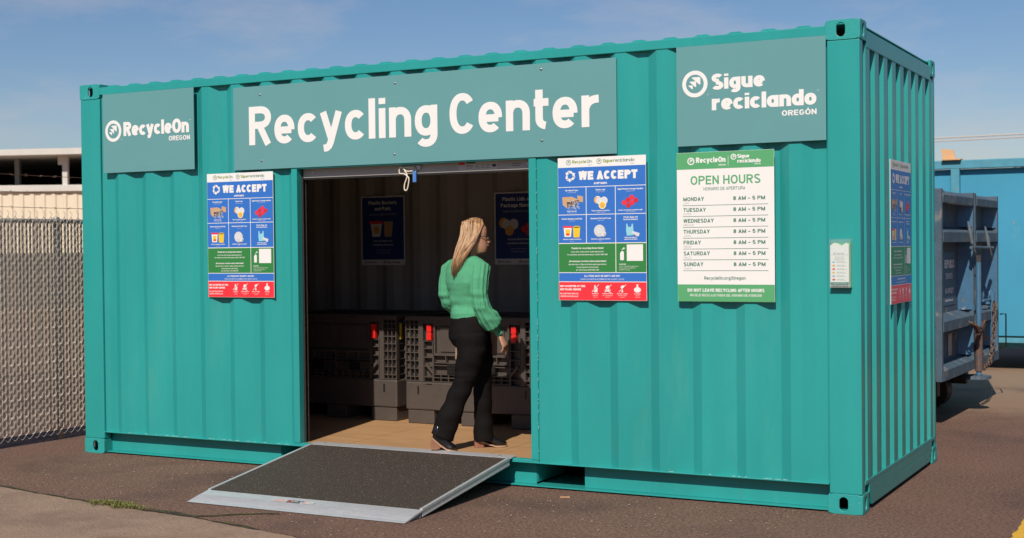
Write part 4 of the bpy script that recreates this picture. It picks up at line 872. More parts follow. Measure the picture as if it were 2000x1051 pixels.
# --- trousers
T = MB()
T.loft([ring(-.018, D0, .945, FH, RH, .108, .135, back=.112), ring(-.016, D0, .89, FH, RH, .117, .150, back=.128), ring(-.012, D0, .83, FH, RH, .114, .154, back=.150), ring(-.010, D0, .77, FH, RH, .11, .155, back=.156), ring(-.008, D0, .72, FH, RH, .10, .142, back=.125), ring(-.002, D0, .68, FH, RH, .08, .12, back=.08)])
T.tube([W(-.005, D0 - .082, .80), W(-.004, D0 - .085, .70), W(-.020, D0 - .088, .60), W(-.058, D0 - .088, .47), W(-.118, D0 - .092, .33), W(-.172, D0 - .096, .20), W(-.212, D0 - .10, .095)], [.104, .102, .090, .074, .072, .079, .082], 24, r2=[.10, .096, .086, .070, .066, .068, .070], up=W(1, 0, 0))
T.tube([W(.035, D0 + .065, .80), W(.055, D0 + .068, .70), W(.068, D0 + .07, .60), W(.066, D0 + .07, .45), W(.068, D0 + .07, .30), W(.070, D0 + .07, .15), W(.074, D0 + .07, .040)], [.098, .090, .080, .064, .062, .070, .074], 24, r2=[.10, .095, .085, .07, .066, .068, .068], up=W(1, 0, 0))
def trou_disp(co):
    f = noise.noise(V((co.x * 5 + 4, co.y * 5, co.z * 14))) * .010 + noise.noise(V((co.x * 4, co.y * 4 + 9, co.z * 3 + co.x * 12))) * .006
    f += .006 * noise.noise(V((co.x * 6, co.y * 6, co.z * 40))) * max(0, 1 - abs(co.z - .5) / .12)
    return f
remesh(T, 'trousers', TROU, .006, P_, 3, disp=trou_disp)
# --- boots
def boot(toe_dir, heel_pt, heel_h, toe_pt, shaft_top, name='boot'):
    """heel_pt, toe_pt: sole contact points in person space; heel block height"""
    hp, tp = V(heel_pt), V(toe_pt); ax = (tp - hp); ln = ax.length; ax.normalize()
    sd = ax.cross(V((0, 0, 1))).normalized(); up = sd.cross(ax).normalized()
    q = MB(); rings = []
    prof = [(-.002, .014, .026, .060), (.03, .030, .034, .085), (.07, .034, .034, .082), (.11, .034, .030, .066), (.15, .040, .022, .046), (.185, .043, .018, .036), (.215, .036, .015, .028), (.235, .018, .010, .018)]
    for (t_, w2, lo, hi) in prof:
        t2 = t_ * ln / .24; c_ = hp + ax * t2; base = heel_h * max(0, 1 - t_ / .15) ** 1.2
        n = 14; rg = []
        for i in range(n):
            th = 2 * math.pi * i / n; x = math.cos(th) * w2; z = base + .008 + (hi + hi * math.sin(th)) / 1.25 * .85
            rg.append(c_ + sd * x + up * z)
        rings.append(rg)
    q.loft(rings)
    st_ = V(shaft_top); q.tube([hp + ax * .045 + up * (heel_h + .03), hp + ax * .042 + up * (heel_h + .075), st_], [.034, .036, .040], 14)
    o = remesh(q, name, LEATH, .0045, P_, 3)
    q = MB(); rg1 = []; rg2 = []
    ol = [(-.004, .02), (.01, .032), (.05, .034), (.10, .033), (.15, .042), (.19, .046), (.22, .038), (.242, .016)]
    left = []; 
    for (t_, w2) in ol + [(a, -b) for a, b in reversed(ol)]:
        t2 = t_ * ln / .24; base = heel_h * max(0, 1 - max(0, t_) / .15) ** 1.2
        rg1.append(hp + ax * t2 + sd * w2 + up * (base + .001)); rg2.append(hp + ax * t2 + sd * w2 + up * (base + .009))
    m_ = len(ol); n2 = len(rg1); q.add(rg1 + rg2, [(i, i + 1, n2 - 2 - i, n2 - 1 - i) for i in range(m_ - 1)] + [(n2 + i, 2 * n2 - 1 - i, 2 * n2 - 2 - i, n2 + i + 1) for i in range(m_ - 1)] + [(i, i + n2, (i + 1) % n2 + n2, (i + 1) % n2) for i in range(n2)])
    q.build('sole', SOLEM, o)
    q = MB(); A = []; Bq = []
    for (t_, w2) in ((-.004, .022), (.012, .031), (.05, .031), (.058, .029), (.058, -.029), (.05, -.031), (.012, -.031), (-.004, -.022)):
        A.append(hp + ax * (t_ * 1.0) + sd * w2 - up * .0); Bq.append(hp + ax * (t_ * 1.05) + sd * w2 + up * (heel_h * max(0, 1 - max(0, t_) / .15) ** 1.2))
    q.loft([A, Bq]); q.build('heel', HEELM, o)
boot(None, W(-.285, D0 - .135, .030), .062, W(-.112, D0 - .125, .0015), W(*AR))
boot(None, W(.012, D0 + .06, .001), .055, W(.236, D0 + .10, .001), W(AL[0] - .01, AL[1], AL[2] + .03))
# --- hair: shell + strands
Hh = MB()
def hr(h, s, f, b, r_): return hring(h, s, f, b, r_)
Hh.loft([hr(1.43, -.05, .03, .060, .062), hr(1.46, -.035, .045, .070, .070), hr(1.50, -.022, .060, .080, .075), hr(1.535, -.014, .078, .085, .075), hr(1.560, -.01, .076, .080, .066), hr(1.580, -.010, .057, .062, .05), hr(1.592, -.010, .02, .025, .02)])
tipc = (-.115, D0 - .075, 1.20)
Hh.tube([W(-.012, D0 - .01, 1.535), W(-.02, D0 - .02, 1.50), W(-.033, D0 - .035, 1.42), W(-.050, D0 - .055, 1.35), W(-.078, D0 - .072, 1.29), W(-.100, D0 - .085, 1.24), W(-.116, D0 - .09, 1.205)], [.03, .042, .046, .044, .034, .024, .008], 20, r2=[.03, .044, .040, .030, .022, .015, .005], up=W(1, 0, 0))
remesh(Hh, 'hair', HAIRD, .006, P_, 3)
hg = P_.children[-1]
q = MB(); r3 = random.Random(11)
for i in range(620):
    a = r3.uniform(-1, 1); near = r3.random()
    # start near the parting on top, fall over back or near side
    c0 = r3.uniform(-.088, .060); rr_ = .084 + r3.uniform(-.004, .006)
    p0 = HP(c0 * .92 - .005, .004 + r3.uniform(-.012, .02), 1.603 - (abs(c0) * 9) ** 2.4 * .07)
    p1 = HP(c0 * 1.02 - .010, .067 + r3.uniform(-.006, .005) - abs(c0) * .30, 1.560 - abs(c0) * .12)
    p2 = HP(c0 - .020, .085 + r3.uniform(-.006, .004) - max(0, -c0 - .02) * .6, 1.485)
    if c0 > .03: p2 = HP(.012 + (c0 - .03) * .5, .082 + r3.uniform(-.004, .003), 1.50)
    t_ = min(1, max(0, (c0 + .088) / .148))
    e = W(-.128 + t_ * .075 + r3.uniform(-.012, .012), D0 - .10 + r3.uniform(-.02, .01), 1.20 + t_ * .10 + r3.uniform(-.015, .06))
    p3 = p2.lerp(e, .38) + W(-.006 + .012 * t_, -.012, 0); p4 = p2.lerp(e, .72) + W(-.004, -.012, 0)
    rd = r3.uniform(.0016, .003)
    q.tube([p0, p1, p2, p3, p4, e], [rd * .7, rd, rd, rd, rd * .8, rd * .25], 4, mi=1 if noise.noise(V((c0 * 130, 0, 1))) + r3.uniform(-.3, .3) > .12 else 0)
for i in range(160):     # far side and back of head
    th = r3.uniform(math.radians(100), math.radians(250)); 
    def hp_(rad, h): return HP(math.cos(th) * rad * 1.12 - .008, -math.sin(th + math.pi) * 0 + math.sin(th) * rad, h)
    p0 = HP(-.01, 0, 1.604); p1 = hp_(.075, 1.575); p2 = hp_(.084, 1.50); p3 = hp_(.078, 1.43); e = W(-.125 + r3.uniform(-.012, .03), D0 - .085 + r3.uniform(-.02, .03), 1.215 + r3.uniform(-.01, .07)); p4 = p3.lerp(e, .5) + W(-.012, -.008, 0)
    rd = r3.uniform(.0016, .003); q.tube([p0, p1, p2, p3, p4, e], [rd * .7, rd, rd, rd, rd * .8, rd * .25], 4, mi=r3.choice((0, 0, 1)))
q.build('hair_strands', [HAIRM, HAIRD], hg, smooth=True)['kind'] = 'stuff'
# --- glasses
q = MB()
for sg in (-1, 1):
    q.tube([HP(.094 - .006 * abs(math.cos(a)), sg * (.034 + .023 * math.cos(a)), 1.468 + .017 * math.sin(a)) for a in [2 * math.pi * k / 14 for k in range(14)]], .0022, 5, closed=True)
    q.tube([HP(.088, sg * .058, 1.474), HP(.03, sg * .070, 1.472), HP(-.01, sg * .072, 1.462)], .0022, 5)
q.tube([HP(.096, -.011, 1.472), HP(.098, 0, 1.475), HP(.096, .011, 1.472)], .002, 5)
gl = q.build('glasses', BLACKP, P_, smooth=True)
q = MB()
for sg in (-1, 1): q.add([HP(.092 - .006 * abs(math.cos(a)), sg * (.034 + .022 * math.cos(a)), 1.468 + .016 * math.sin(a)) for a in [2 * math.pi * k / 14 for k in range(14)]], [tuple(range(14))])
LENS = mat('tinted_lens', (.02, .025, .04), .08); q.build('lens', LENS, gl, fix=False)
q = MB()
for sg in (-1, 1): q = MB(); q.sphere(HP(.079, sg * .031, 1.468), .008, .008, .006); q.build('eye', BLACKP, P_, smooth=True)
# held cardboard sheet
CB = mat('cardboard', (.30, .19, .12), .8, var=.12, vscale=8)
q = MB(); a = [W(-.13, D0 + .27, .60), W(.17, D0 + .20, .63), W(.175, D0 + .21, .87), (W(-.12, D0 + .28, .84))]
n_ = W(.1, 1, 0).normalized() * .006; q.add([BASE + p for p in a] + [BASE + p + n_ for p in a], [(0, 1, 2, 3), (7, 6, 5, 4), (0, 4, 5, 1), (1, 5, 6, 2), (2, 6, 7, 3), (3, 7, 4, 0)])
tag(q.build('cardboard_sheet', CB), 'flat sheet of brown card held low in front of the walking woman', 'cardboard')

# ================================================================== CHAIN-LINK FENCE WITH SLATS
FN = thing('chain_link_fence', 'chain-link fence woven with beige slats left of the container', 'fence', (-.745, 0, 0), rz=-.04)
SLAT = mat('beige_slat', (.56, .47, .37), .6, var=.12, vscale=14, stretch=(1, 1, .3)); WIRE = mat('galvanised_wire', (.46, .44, .41), .45, .4, var=.2, vscale=30)
y0, y1 = -2.2, 2.9; pit = .0365
q = MB()
sl_v = [(-.0015, -.0128), (.0015, -.011), (.0025, 0), (.0015, .011), (-.0015, .0128), (-.0028, 0)]
q.prism(sl_v, .10, 1.85, 'z'); slm = q.mesh('slat', SLAT)
n_ = int((y1 - y0) / pit); r4 = random.Random(4)
for i in range(n_):
    o = link('slat', slm, FN, (r4.uniform(-.001, .001), y0 + (i + .5) * pit, r4.uniform(-.012, .012))); o.rotation_euler = (r4.uniform(-.002, .002), 0, r4.uniform(-.16, .16))
q = MB(); vp = .072
for i in range(n_ + 1):
    yy = y0 + i * pit; pts = []
    nz_ = int(1.80 / (vp / 2)); 
    for k in range(nz_ + 2):
        z = .048 + k * vp / 2; up_ = (k + i) % 2
        xo = .0062 if True else 0
        # front run goes up-right; the other run passes behind the slat
        pts.append((.0, yy + (pit / 2 if up_ else -pit / 2), z))
    fine = []
    for k, (a, b) in enumerate(zip(pts, pts[1:])):
        front = ((k + i) % 2 == 0); xx = .0075 if front else -.0075
        fine += [a, (xx * .8, a[1] * .8 + b[1] * .2, a[2] * .8 + b[2] * .2), (xx, (a[1] + b[1]) / 2, (a[2] + b[2]) / 2), (xx * .8, a[1] * .2 + b[1] * .8, a[2] * .2 + b[2] * .8)]
    fine.append(pts[-1]); top = fine[-1]; fine += [(.006, top[1] + .008, top[2] + .02), (-.004, top[1] - .006, top[2] + .045)]
    q.tube(fine, .0024, 4)
wm = q.build('wire_mesh', WIRE, FN); wm['kind'] = 'stuff'
q = MB(); q.tube([(-.022, y0 - .02, 1.845), (-.022, y1 + .02, 1.845)], .019, 12); q.build('top_rail', WIRE, FN, smooth=True)
for y in (y0, .47, y1):
    q = MB(); q.tube([(-.042, y, 0), (-.042, y, 1.87)], .028, 14); q.sphere((-.042, y, 1.87), .03, .03, .014)
    if y != .47: q.tube([(-.042, y, 1.86), (0.0, y, 2.30)], .014, 8)
    q.build('post', WIRE, FN, smooth=True)
BW = mat('rusty_barbed_wire', (.22, .13, .09), .6, .4, var=.3, vscale=40)
for z in (1.985, 2.11, 2.25):
    q = MB(); a = []
    nn = 60
    for k in range(nn + 1):
        f = k / nn; a.append((.0 + .004 * math.sin(k * 1.7), y0 + (y1 - y0) * f, z - .03 * math.sin(math.pi * f)))
    q.tube(a, .0022, 5)
    for k in range(34):
        f = (k + .5) / 34; c_ = V((0, y0 + (y1 - y0) * f, z - .03 * math.sin(math.pi * f)))
        for s_ in range(2): dv = V((r4.uniform(-1, 1), r4.uniform(-.6, .6), r4.uniform(-1, 1))).normalized() * .016; q.tube([c_ - dv, c_ + dv], .0016, 4)
    q.build('barbed_wire', BW, FN)

# ================================================================== BUILDING BEHIND
BD = thing('metal_building', 'cream metal-sided building with an open upper gallery behind the fence', 'building', (-21.2, 19.6, 0), rz=math.radians(27.8))
CREAM = mat('cream_siding', (.74, .62, .46), .6, var=.04, vscale=1.5); BWH = mat('building_white', (.62, .58, .52), .6, var=.06, vscale=2)
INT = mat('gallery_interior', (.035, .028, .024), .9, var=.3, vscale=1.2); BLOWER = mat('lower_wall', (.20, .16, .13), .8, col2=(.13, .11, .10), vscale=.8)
BGREY = mat('building_grey', (.33, .32, .31), .6, var=.1)
q = MB(); corr(q, -12, 16, 1.55, 3.26, 0, .10, .03, .14, .03, lambda s, d, z: (s, d, z), .02); q.build('siding', [CREAM, CREAM], BD)
q = MB(); q.box(-12, 16, .05, .4, 0, 1.55); q.build('lower_wall', BLOWER, BD)
q = MB(); q.box(-12, 16, -.08, .35, 3.262, 3.44); q.build('sill_band', BWH, BD, bevel=.01)
q = MB(); q.add([(-12, -.5, 4.12), (16, -.5, 4.42), (16, 9, 4.42), (-12, 9, 4.12), (-12, -.5, 4.26), (16, -.5, 4.62), (16, 9, 4.9), (-12, 9, 4.6)], [(0, 3, 2, 1), (4, 5, 6, 7), (0, 1, 5, 4), (1, 2, 6, 5), (2, 3, 7, 6), (3, 0, 4, 7)]); q.build('roof', BWH, BD)
q = MB(); q.box(-12, 16, 7, 7.2, 3.44, 4.6); q.box(-12, 16, .4, 7, 3.3, 3.42); q.box(-12.2, -12, .0, 9, 0, 4.2); q.box(16, 16.2, .0, 9, 0, 4.4); q.build('inner_wall', INT, BD)
for x in (-10.2, -7.6, -5.0, .56, 2.6, 5.1, 8, 11):
    q = MB(); q.box(x, x + .14, -.02, .14, 3.44, 4.2 + (x + 12) * .0107)
    q.box(x - .12, x + .0, -.02, .1, 4.0, 4.22 + (x + 12) * .0107) if 0 < x < 1 else None
    q.build('column', BWH, BD)
for x in (.84, -1.20, -3.4): q = MB(); q.box(x, x + .13, 1.2, 1.36, 3.44, 4.4); q.build('inner_column', BGREY, BD)

# ================================================================== DUMPSTERS ON THE RIGHT
LB = mat('light_blue_paint', (.050, .300, .455), .5, var=.07, vscale=1.1, bump=.1, bscale=6, spots=[(2.6, .60, .72, (.09, .33, .43)), (5, .70, .76, (.30, .24, .17)), (17, .73, .77, (.02, .10, .16))])
LBR = mat('light_blue_rail', (.075, .29, .38), .55, var=.12, vscale=7, spots=[(9, .60, .68, (.30, .19, .10)), (4, .62, .72, (.03, .15, .24))])
t = thing('roll_off_container', 'long light-blue roll-off container across the yard behind the smaller bin', 'dumpster', (6.2, 9.7, 0))
X0, X1 = -3.6, 3.2
q = MB(); q.box(X0, X1, .09, .11, .43, 2.50); q.build('side_wall', LB, t)
q = MB(); q.box(X0, X0 + .02, .11, 2.4, .43, 2.5); q.box(X1 - .02, X1, .11, 2.4, .43, 2.5); q.box(X0, X1, 2.38, 2.4, .43, 2.5); q.box(X0 + .02, X1 - .02, .11, 2.38, .43, .45); q.build('box_shell', LB, t)
q = MB(); q.box(X0, X1, .0, .11, 2.505, 2.612); q.build('top_rail', LBR, t, bevel=.008)
q = MB(); q.box(X0, X1, .06, .12, .345, .405); q.box(X0, X1, .4, .5, .25, .43); q.box(X0, X1, 1.8, 1.9, .25, .43); q.build('bottom_rail', LBR, t, bevel=.004)
for x in (-3.55, -1.28, 1.3, 3.05): q = MB(); q.box(x, x + .105, .0, .089, .43, 2.505); q.build('side_rib', LBR, t, bevel=.004)
for x in (X0 + .5, X1 - .7):
    for y in (.35, 1.75): q = MB(); q.tube([(x, y, .14), (x + .001, y + .2, .14)], .14, 16); q.build('wheel', DARKM, t)
q = MB(); q.box(-.115, .115, -.1, .08, 0, .015); q.add([(-.10, -.09, .015), (.06, -.09, .0), (.02, -.05, .13), (-.13, -.05, .145), (-.10, -.07, .015), (.06, -.07, .0), (.02, -.03, .13), (-.13, -.03, .145)], [(0, 1, 2, 3), (7, 6, 5, 4), (0, 4, 5, 1), (1, 5, 6, 2), (2, 6, 7, 3), (3, 7, 4, 0)])
tag(q.build('cardboard_box', mat('orange_card', (.58, .33, .16), .8, var=.1), loc=(4.935, 9.74, 2.612)), 'torn orange-brown cardboard box on the light-blue bin rim', 'cardboard box')

DBm = mat('worn_blue_shaded', (.048, .082, .120), .7, col2=(.085, .13, .17), vscale=6, bump=.3, bscale=20, spots=[(6, .56, .66, (.22, .21, .19)), (7, .66, .72, (.24, .10, .05))])  # same blue darkened for faces in grazing light, with fade and rust
DBL = mat('blue_paint_sunlit', (.06, .16, .27), .55, var=.15, vscale=7, spots=[(8, .60, .68, (.25, .13, .08)), (5, .66, .74, (.42, .38, .33))])  # lightened copy of that blue for sunlit cheeks, ribs and rods
DBD = mat('dark_blue_decal', (.06, .115, .17), .6, var=.15, vscale=8); RUST = mat('rust', (.24, .10, .05), .85, var=.4, vscale=15); CRM = mat('faded_cream_paint', (.46, .41, .34), .7, var=.15, vscale=8, spots=[(12, .58, .66, (.25, .15, .10))])
HOOKM = mat('hook_grey_blue', (.13, .16, .18), .6, var=.3, vscale=30)
CHR = mat('rusty_blue', (.06, .07, .09), .7, col2=(.17, .08, .045), vscale=18)
t = thing('dumpster', 'worn blue-grey roll-off dumpster with chained rear doors behind the container', 'dumpster', (5.80, 3.98, .40), rz=-.03)
DW, DH = 2.66, 1.65           # width along y, height ; local x = 0 is the door plane, body goes to -x
q = MB(); q.box(-4.6, -.09, 0, .03, .0, DH); q.box(-4.6, -.09, DW - .03, DW, 0, DH); q.box(-4.6, -4.57, .03, DW - .03, 0, DH); q.box(-4.6, -.09, .03, DW - .03, .0, .03); q.build('body', DBm, t)
for yy in (-.06, DW):
    for x in [-.9 - .6 * k for k in range(6)]: q = MB(); q.box(x, x + .07, yy, yy + .06, .0, DH - .1); q.build('side_rib', DBL, t)
    q = MB(); q.box(-4.6, -.09, yy, yy + .06, DH - .1, DH); q.build('top_rail', DBL, t)
mid = 1.44
def leaf(a, b):
    dr = MB(); dr.box(-.10, -.075, a + .03, b - .03, .10, DH - .02); d_ = dr.build('rear_door', DBm, t)
    # stiffener bars: trapezoid section, sloping shelf on top
    for (z0, z1, dp) in ((1.19, 1.33, .13), (.42, .56, .13), (DH - .12, DH - .0, .13), (.0, .14, .13)):
        q = MB(); q.prism([(-.0751, z0), (-.075 + dp, z0 + .0), (-.075 + dp, z1 - .05), (-.0751, z1)], a + .05, b - .05, 'y')
        q.build('stiffener', DBm, d_, bevel=.003)
    for y in (a, b - .05):
        q = MB(); q.box(-.0749, .05, y, y + .05, .0, DH); q.build('door_frame', DBm, d_, bevel=.003)
    for (z0, z1) in ((1.33, DH - .12), (.56, 1.19), (.14, .42)):   # sloped side cheeks between the bars
        for (y, s_) in ((b - .05, -1),):
            q = MB(); q.add([(.044, y, z0), (.044, y, z1), (-.0745, y + s_ * .10, z1 - .0), (-.0745, y + s_ * .10, z0)], [(0, 1, 2, 3)]); q.build('cheek_plate', DBL, d_, fix=False)
    return d_
d1 = leaf(.02, mid - .02); d2 = leaf(mid + .02, DW - .02)
def yz(px, py):      # picture position on the door plane, for placing paint and hardware
    a = (px - 1000) / 2674.57; b = (525.5 - py) / 2674.57; dv = CF + CR * a + CU * b; k = (5.80 - CP.x) / dv.x; P = CP + dv * k; return P.y - 4.26, P.z - .40
# decals and writing
def decal(name, y0, z0, y1, z1, m_, xo, par, txt=()):
    q = Print([m_]); q.rect(0, 0, y1 - y0, z1 - z0, m_, 1)
    for (s_, u, v, h, mw, bo) in txt: q.line(s_, u * (y1 - y0), v * (z1 - z0), h, WHITE, l=3, bold=bo, maxw=mw * (y1 - y0))
    return q.build(name, q.mats, par, fix=False, loc=(xo, y0, z0), rot=(0, 0, math.pi / 2))
decal('decal', .46, .62, 1.14, 1.10, DBD, -.072, d1, (('REPUBLIC', .64, .70, .075, .6, .03), ('SERVICES', .62, .50, .05, .42, .01), ('541-479-0271', .62, .22, .05, .5, .02), ('RepublicServices.com', .62, .07, .025, .5, .02)))
q = MB(); 
for k in range(5): q.tube([(-.066, .60 - .03 * k, 1.06 - .03 * k), (-.066, .52 + .02 * math.sin(k), .86), (-.066, .56 - .035 * k, .66)], .007, 4)
q.build('logo_star', CRM, d1)['kind'] = 'stuff'
decal('decal', mid + .10, .62, mid + .58, 1.06, DBD, -.072, d2, (('RIGGED', .4, .68, .06, .6, .02), ('LOOSING', .4, .40, .06, .6, .02), ('ONLY', .4, .14, .06, .4, .02)))
decal('paper_notice', mid + .62, .70, mid + .92, 1.06, CRM, -.070, d2)
decal('paper_notice', .82, .16, .98, .36, CRM, -.070, d1); decal('paper_notice', mid + .18, .20, mid + .32, .44, CRM, -.070, d2)
q = MB(); q.box(.0455, .049, .25, mid - .10, DH - .125, DH - .055); q.build('cream_stripe', CRM, d1)
q = MB(); q.box(.0455, .048, mid + .12, mid + .5, .015, .10); q.build('rust_patch', RUST, d2)
# lock rods, hooks, chain
q = MB(); q.tube([(.085, mid - .02, -.06), (.085, mid - .02, 1.0)], .024, 10); q.box(.02, .055, mid - .06, mid + .02, .55, .60); q.build('lock_rod', DBL, t, smooth=False)
q = MB(); q.tube([(.085, mid - .02, -.02), (.085, mid - .02, .34)], .035, 10); q.build('rust_sleeve', CHR, t)
q = MB(); q.cyl((.055, mid - .02, -.09), (0, 0, 1), .14, .028, 20); q.build('foot_plate', DBm, t)
q = MB(); q.tube([(.06, DW - .42, .12), (.06, DW - .42, .70)], .022, 10); q.cyl((.03, DW - .40, .67), (1, 0, 0), .04, .03, 12); q.tube([(.05, DW - .38, .62), (.03, mid + .5, .62)], .014, 6); q.build('lock_rod', DBL, t)
for (y, z) in ((mid - .32, 1.24), (mid + .50, 1.20)):
    q = MB(); q.tube([(.05, y, z + .14), (.07, y + .02, z + .02), (.08, y + .03, z - .06), (.09, y + .10, z - .14), (.09, y + .15, z - .19)], [.008, .018, .014, .012, .005], 8); q.build('hook', HOOKM, t)
q = MB(); q.tube([(.075, mid - .3, 1.14), (.075, mid + .75, 1.13)], .016, 8); q.build('lock_bar', DBm, t)
for z in (1.22, .48, .02):
    q = MB(); q.cyl((-.03, DW + .03, z), (0, 0, 1), .045, .10, 12); q.box(-.05, .0, DW - .05, DW + .05, z + .02, z + .07); q.tube([(-.03, DW + .03, z - .05), (-.03, DW + .03, z + .14)], .02, 8); q.build('hinge', DBL, t)
    q = MB(); q.cyl((-.02, .0, z), (0, 0, 1), .022, .10, 12); q.build('hinge', RUST, t)
def chain(mb, pts, r=.017, w_=.005):
    P = [V(p) for p in pts]; tot = sum((b - a).length for a, b in zip(P, P[1:])); n_ = int(tot / (r * 2.0)); seg = []
    for k in range(n_):
        L_ = (k + .5) / n_ * tot; i = 0
        while i < len(P) - 2 and L_ > (P[i + 1] - P[i]).length: L_ -= (P[i + 1] - P[i]).length; i += 1
        d = (P[i + 1] - P[i]).normalized(); c_ = P[i] + d * L_; sd = d.orthogonal().normalized(); sd = sd if k % 2 else d.cross(sd)
        mb.tube([c_ + d * (r * 1.35 * math.cos(a)) + sd * (r * .75 * math.sin(a)) for a in [2 * math.pi * j / 8 for j in range(8)]], w_, 5, closed=True)
CH = mat('rusty_chain', (.16, .10, .07), .6, .5, var=.5, vscale=60, spots=[(50, .6, .66, (.4, .34, .26))])
q = MB(); chain(q, [(.085, DW - .45, .60), (.10, DW - .52, .40), (.10, DW - .62, .18), (.10, DW - .78, .03), (.10, mid + .10, -.01)], .026, .0075)
for k in range(4): chain(q, [(.08 + .012 * k, mid - .42 + .05 * k, .46 - .012 * k), (.11, mid - .2, .40 - .02 * k), (.10, mid + .08 + .03 * k, .36 + .025 * k), (.07, mid + .22, .30 + .03 * k)], .024, .0075)
tag(q.build('chain', CH, t, smooth=True), kind='stuff')
q = MB(); q.tube([(.08, DW - .10, .46), (.12, DW - .02, .46), (.12, DW - .02, .12), (.08, DW - .10, .12)], .008, 6); q.build('hoop', BLACKP, t)
# wheels and frame beneath
for y in (.5, 1.76): q = MB(); q.box(-4.5, -.1, y, y + .12, -.18, .0); q.build('under_frame', DARKM, t)
for y in (.45, 1.5):
    for x in (-.38, -4.0): q = MB(); q.tube([(x, y, -.235), (x + .001, y + .22, -.235)], .163, 22); q.box(x - .05, x + .05, y - .02, y, -.25, 0); q.build('wheel', DARKM, t, bevel=.01)
# loose lids poking above the rim
q = MB(); q.sphere((-.3, 1.18, DH + .01), .14, .13, .03, 12, 6); q.build('lid_knob', DARKM, t, smooth=True)

# ================================================================== ADDED WAREHOUSES OUT OF VIEW (darken paint reflections, cut sky light)
BRK = mat('brown_brick', (.16, .095, .07), .85, var=.2, vscale=3); RFM = mat('dark_roofing', (.05, .045, .04), .8)
for (lab, loc, rz, ln) in (('long brown brick block added unseen at right to darken paint reflections', (27, -34, 0), math.pi / 2, 90), ('long brown brick block added unseen behind the viewer to cut sky light', (-40, -42, 0), 0, 66)):
    t = thing('added_warehouse', lab, 'building', loc, rz)
    q = MB(); q.box(0, ln, -8, 0, 0, 7.5); q.build('wall', BRK, t)
    q = MB(); q.prism([(-8.3, 7.5), (.3, 7.5), (.3, 7.7), (-4, 9.2), (-8.3, 7.7)], -.3, ln + .3, 'x'); q.build('roof', RFM, t)
    for k in range(int(ln / 9)):
        q = MB(); q.box(3 + 9 * k, 6.6 + 9 * k, -.02 if rz == 0 else -.02, .06, 0.02, 4.0); q.build('loading_door', BGREY, t)

# ================================================================== OVERHEAD LINES, FAR TREE
def dirpt(px, py, k):
    return CP + (CF + CR * ((px - 1000) / 2674.57) + CU * ((525.5 - py) / 2674.57)) * k
LINE = mat('pale_cable', (.55, .50, .46), .6)
for nm, (ya, yb), r_, lab in (('power_line', (270.5, 261.5), .035, 'upper pale overhead cable crossing the sky right of the container'), ('power_line', (276.5, 267.5), .03, 'lower pale overhead cable just beneath its twin, right of the container')):
    a, b = dirpt(1790, ya + 1.5, 62), dirpt(2000, yb, 58); dv = b - a; q = MB()
    q.tube([a - dv * 2.2 + V((0, 0, 1.2)), a, b, b + dv * 1.5 + V((0, 0, .9))], r_, 6); tag(q.build(nm, LINE), lab, 'power line', 'overhead cables')
tp = dirpt(2004, 330, 70); 
t = thing('far_tree', 'grey-brown treetop just showing above the light-blue bin', 'tree', (tp.x, tp.y, 0))
q = MB(); q.tube([(0, 0, 0), (.1, 0, 2.2), (0, .1, 4.4)], [.2, .15, .06], 8); q.build('trunk', mat('bark', (.08, .06, .05), .9, var=.2), t)
q = MB(); r5 = random.Random(9)
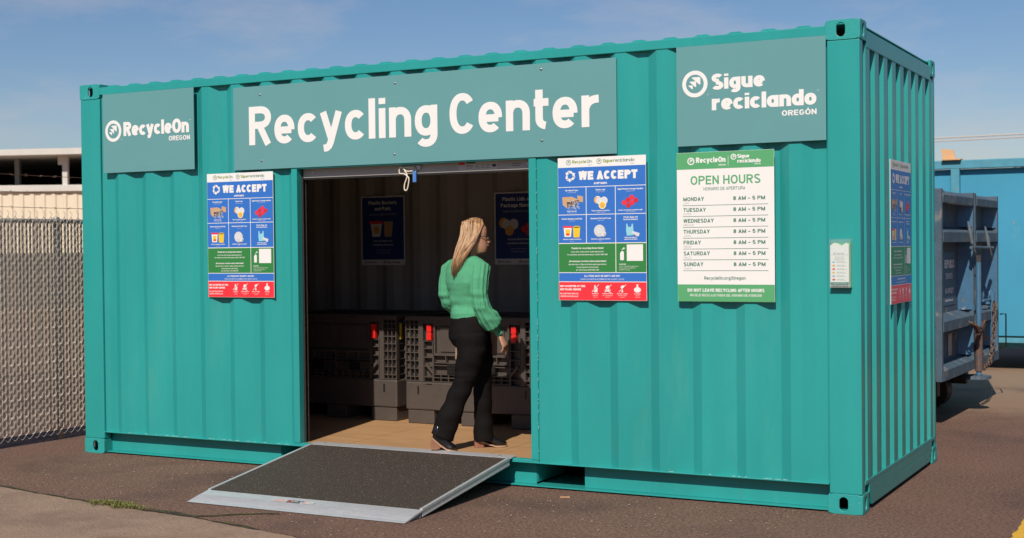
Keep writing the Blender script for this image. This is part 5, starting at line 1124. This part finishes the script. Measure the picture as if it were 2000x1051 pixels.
for i in range(2600):
    a, b = r5.uniform(0, 6.28), r5.uniform(-1, 1); rr_ = r5.uniform(.2, 1) ** .5; c_ = V((1.5 * rr_ * math.cos(a) * math.sqrt(1 - b * b), 1.5 * rr_ * math.sin(a) * math.sqrt(1 - b * b), 4.2 + 1.35 * rr_ * b))
    if noise.noise(c_ * 1.3) < -.12: continue
    u_ = V((r5.uniform(-1, 1), r5.uniform(-1, 1), r5.uniform(-1, 1))).normalized() * .09; v_ = u_.orthogonal().normalized() * .05
    q.add([c_ - u_, c_ + v_, c_ + u_, c_ - v_], [(0, 1, 2, 3)])
q.build('crown', mat('dull_foliage', (.09, .085, .065), .9, var=.3, vscale=2), t, fix=False)

# ================================================================== WEEDS AND LITTER
WG = mat('weed_green', (.085, .12, .025), .8, col2=(.24, .21, .06), vscale=30); q = MB(); r6 = random.Random(21)
for i in range(1100):
    tt = r6.gauss(0, .42); 
    if abs(tt) > 1: continue
    x = 1.91 + tt * .30; y = -1.640 - tt * .03 + r6.gauss(0, .026 * (1 + .6 * math.sin(tt * 9))) + .0; hgt = r6.uniform(.006, .034) * (1 - .5 * abs(tt))
    a = r6.uniform(0, 6.28); l_ = r6.uniform(.008, .03); dx, dy = math.cos(a) * l_, math.sin(a) * l_; wx, wy = -math.sin(a) * .003, math.cos(a) * .003
    q.add([(x, y, .006), (x + dx * .6 + wx, y + dy * .6 + wy, .006 + hgt), (x + dx, y + dy, .006 + hgt * r6.uniform(.5, 1.1)), (x + dx * .6 - wx, y + dy * .6 - wy, .006 + hgt)], [(0, 1, 2, 3)])
tag(q.build('weed_patch', WG, fix=False), 'low green weeds growing in the pavement seam left of the ramp', 'weeds', kind='stuff')
q = MB()
for i in range(520):
    x = r6.uniform(.3, 5.8); y = r6.uniform(-1.9, .0) if r6.random() < .7 else r6.uniform(-3.5, -1.2); rr_ = r6.uniform(.002, .0048)
    if 2.15 < x < 3.87 and y > -1.4: continue
    q.sphere((x, y, .006 + rr_ * .3), rr_ * r6.uniform(.8, 1.5), rr_, rr_ * .6, 5, 4)
tag(q.build('loose_grit', mat('pale_grit', (.42, .32, .25), .8, var=.3, vscale=5), fix=False), 'pale specks of loose grit scattered over the asphalt', 'grit', kind='stuff')
q = MB(); q.box(-.03, .03, -.004, .004, .001, .007); tag(q.build('wood_splinter', mat('splinter', (.6, .33, .18), .8), loc=(4.30, -.20, 0), rot=(0, 0, .5)), 'thin orange wood splinter on asphalt before the right fork pocket', 'splinter')
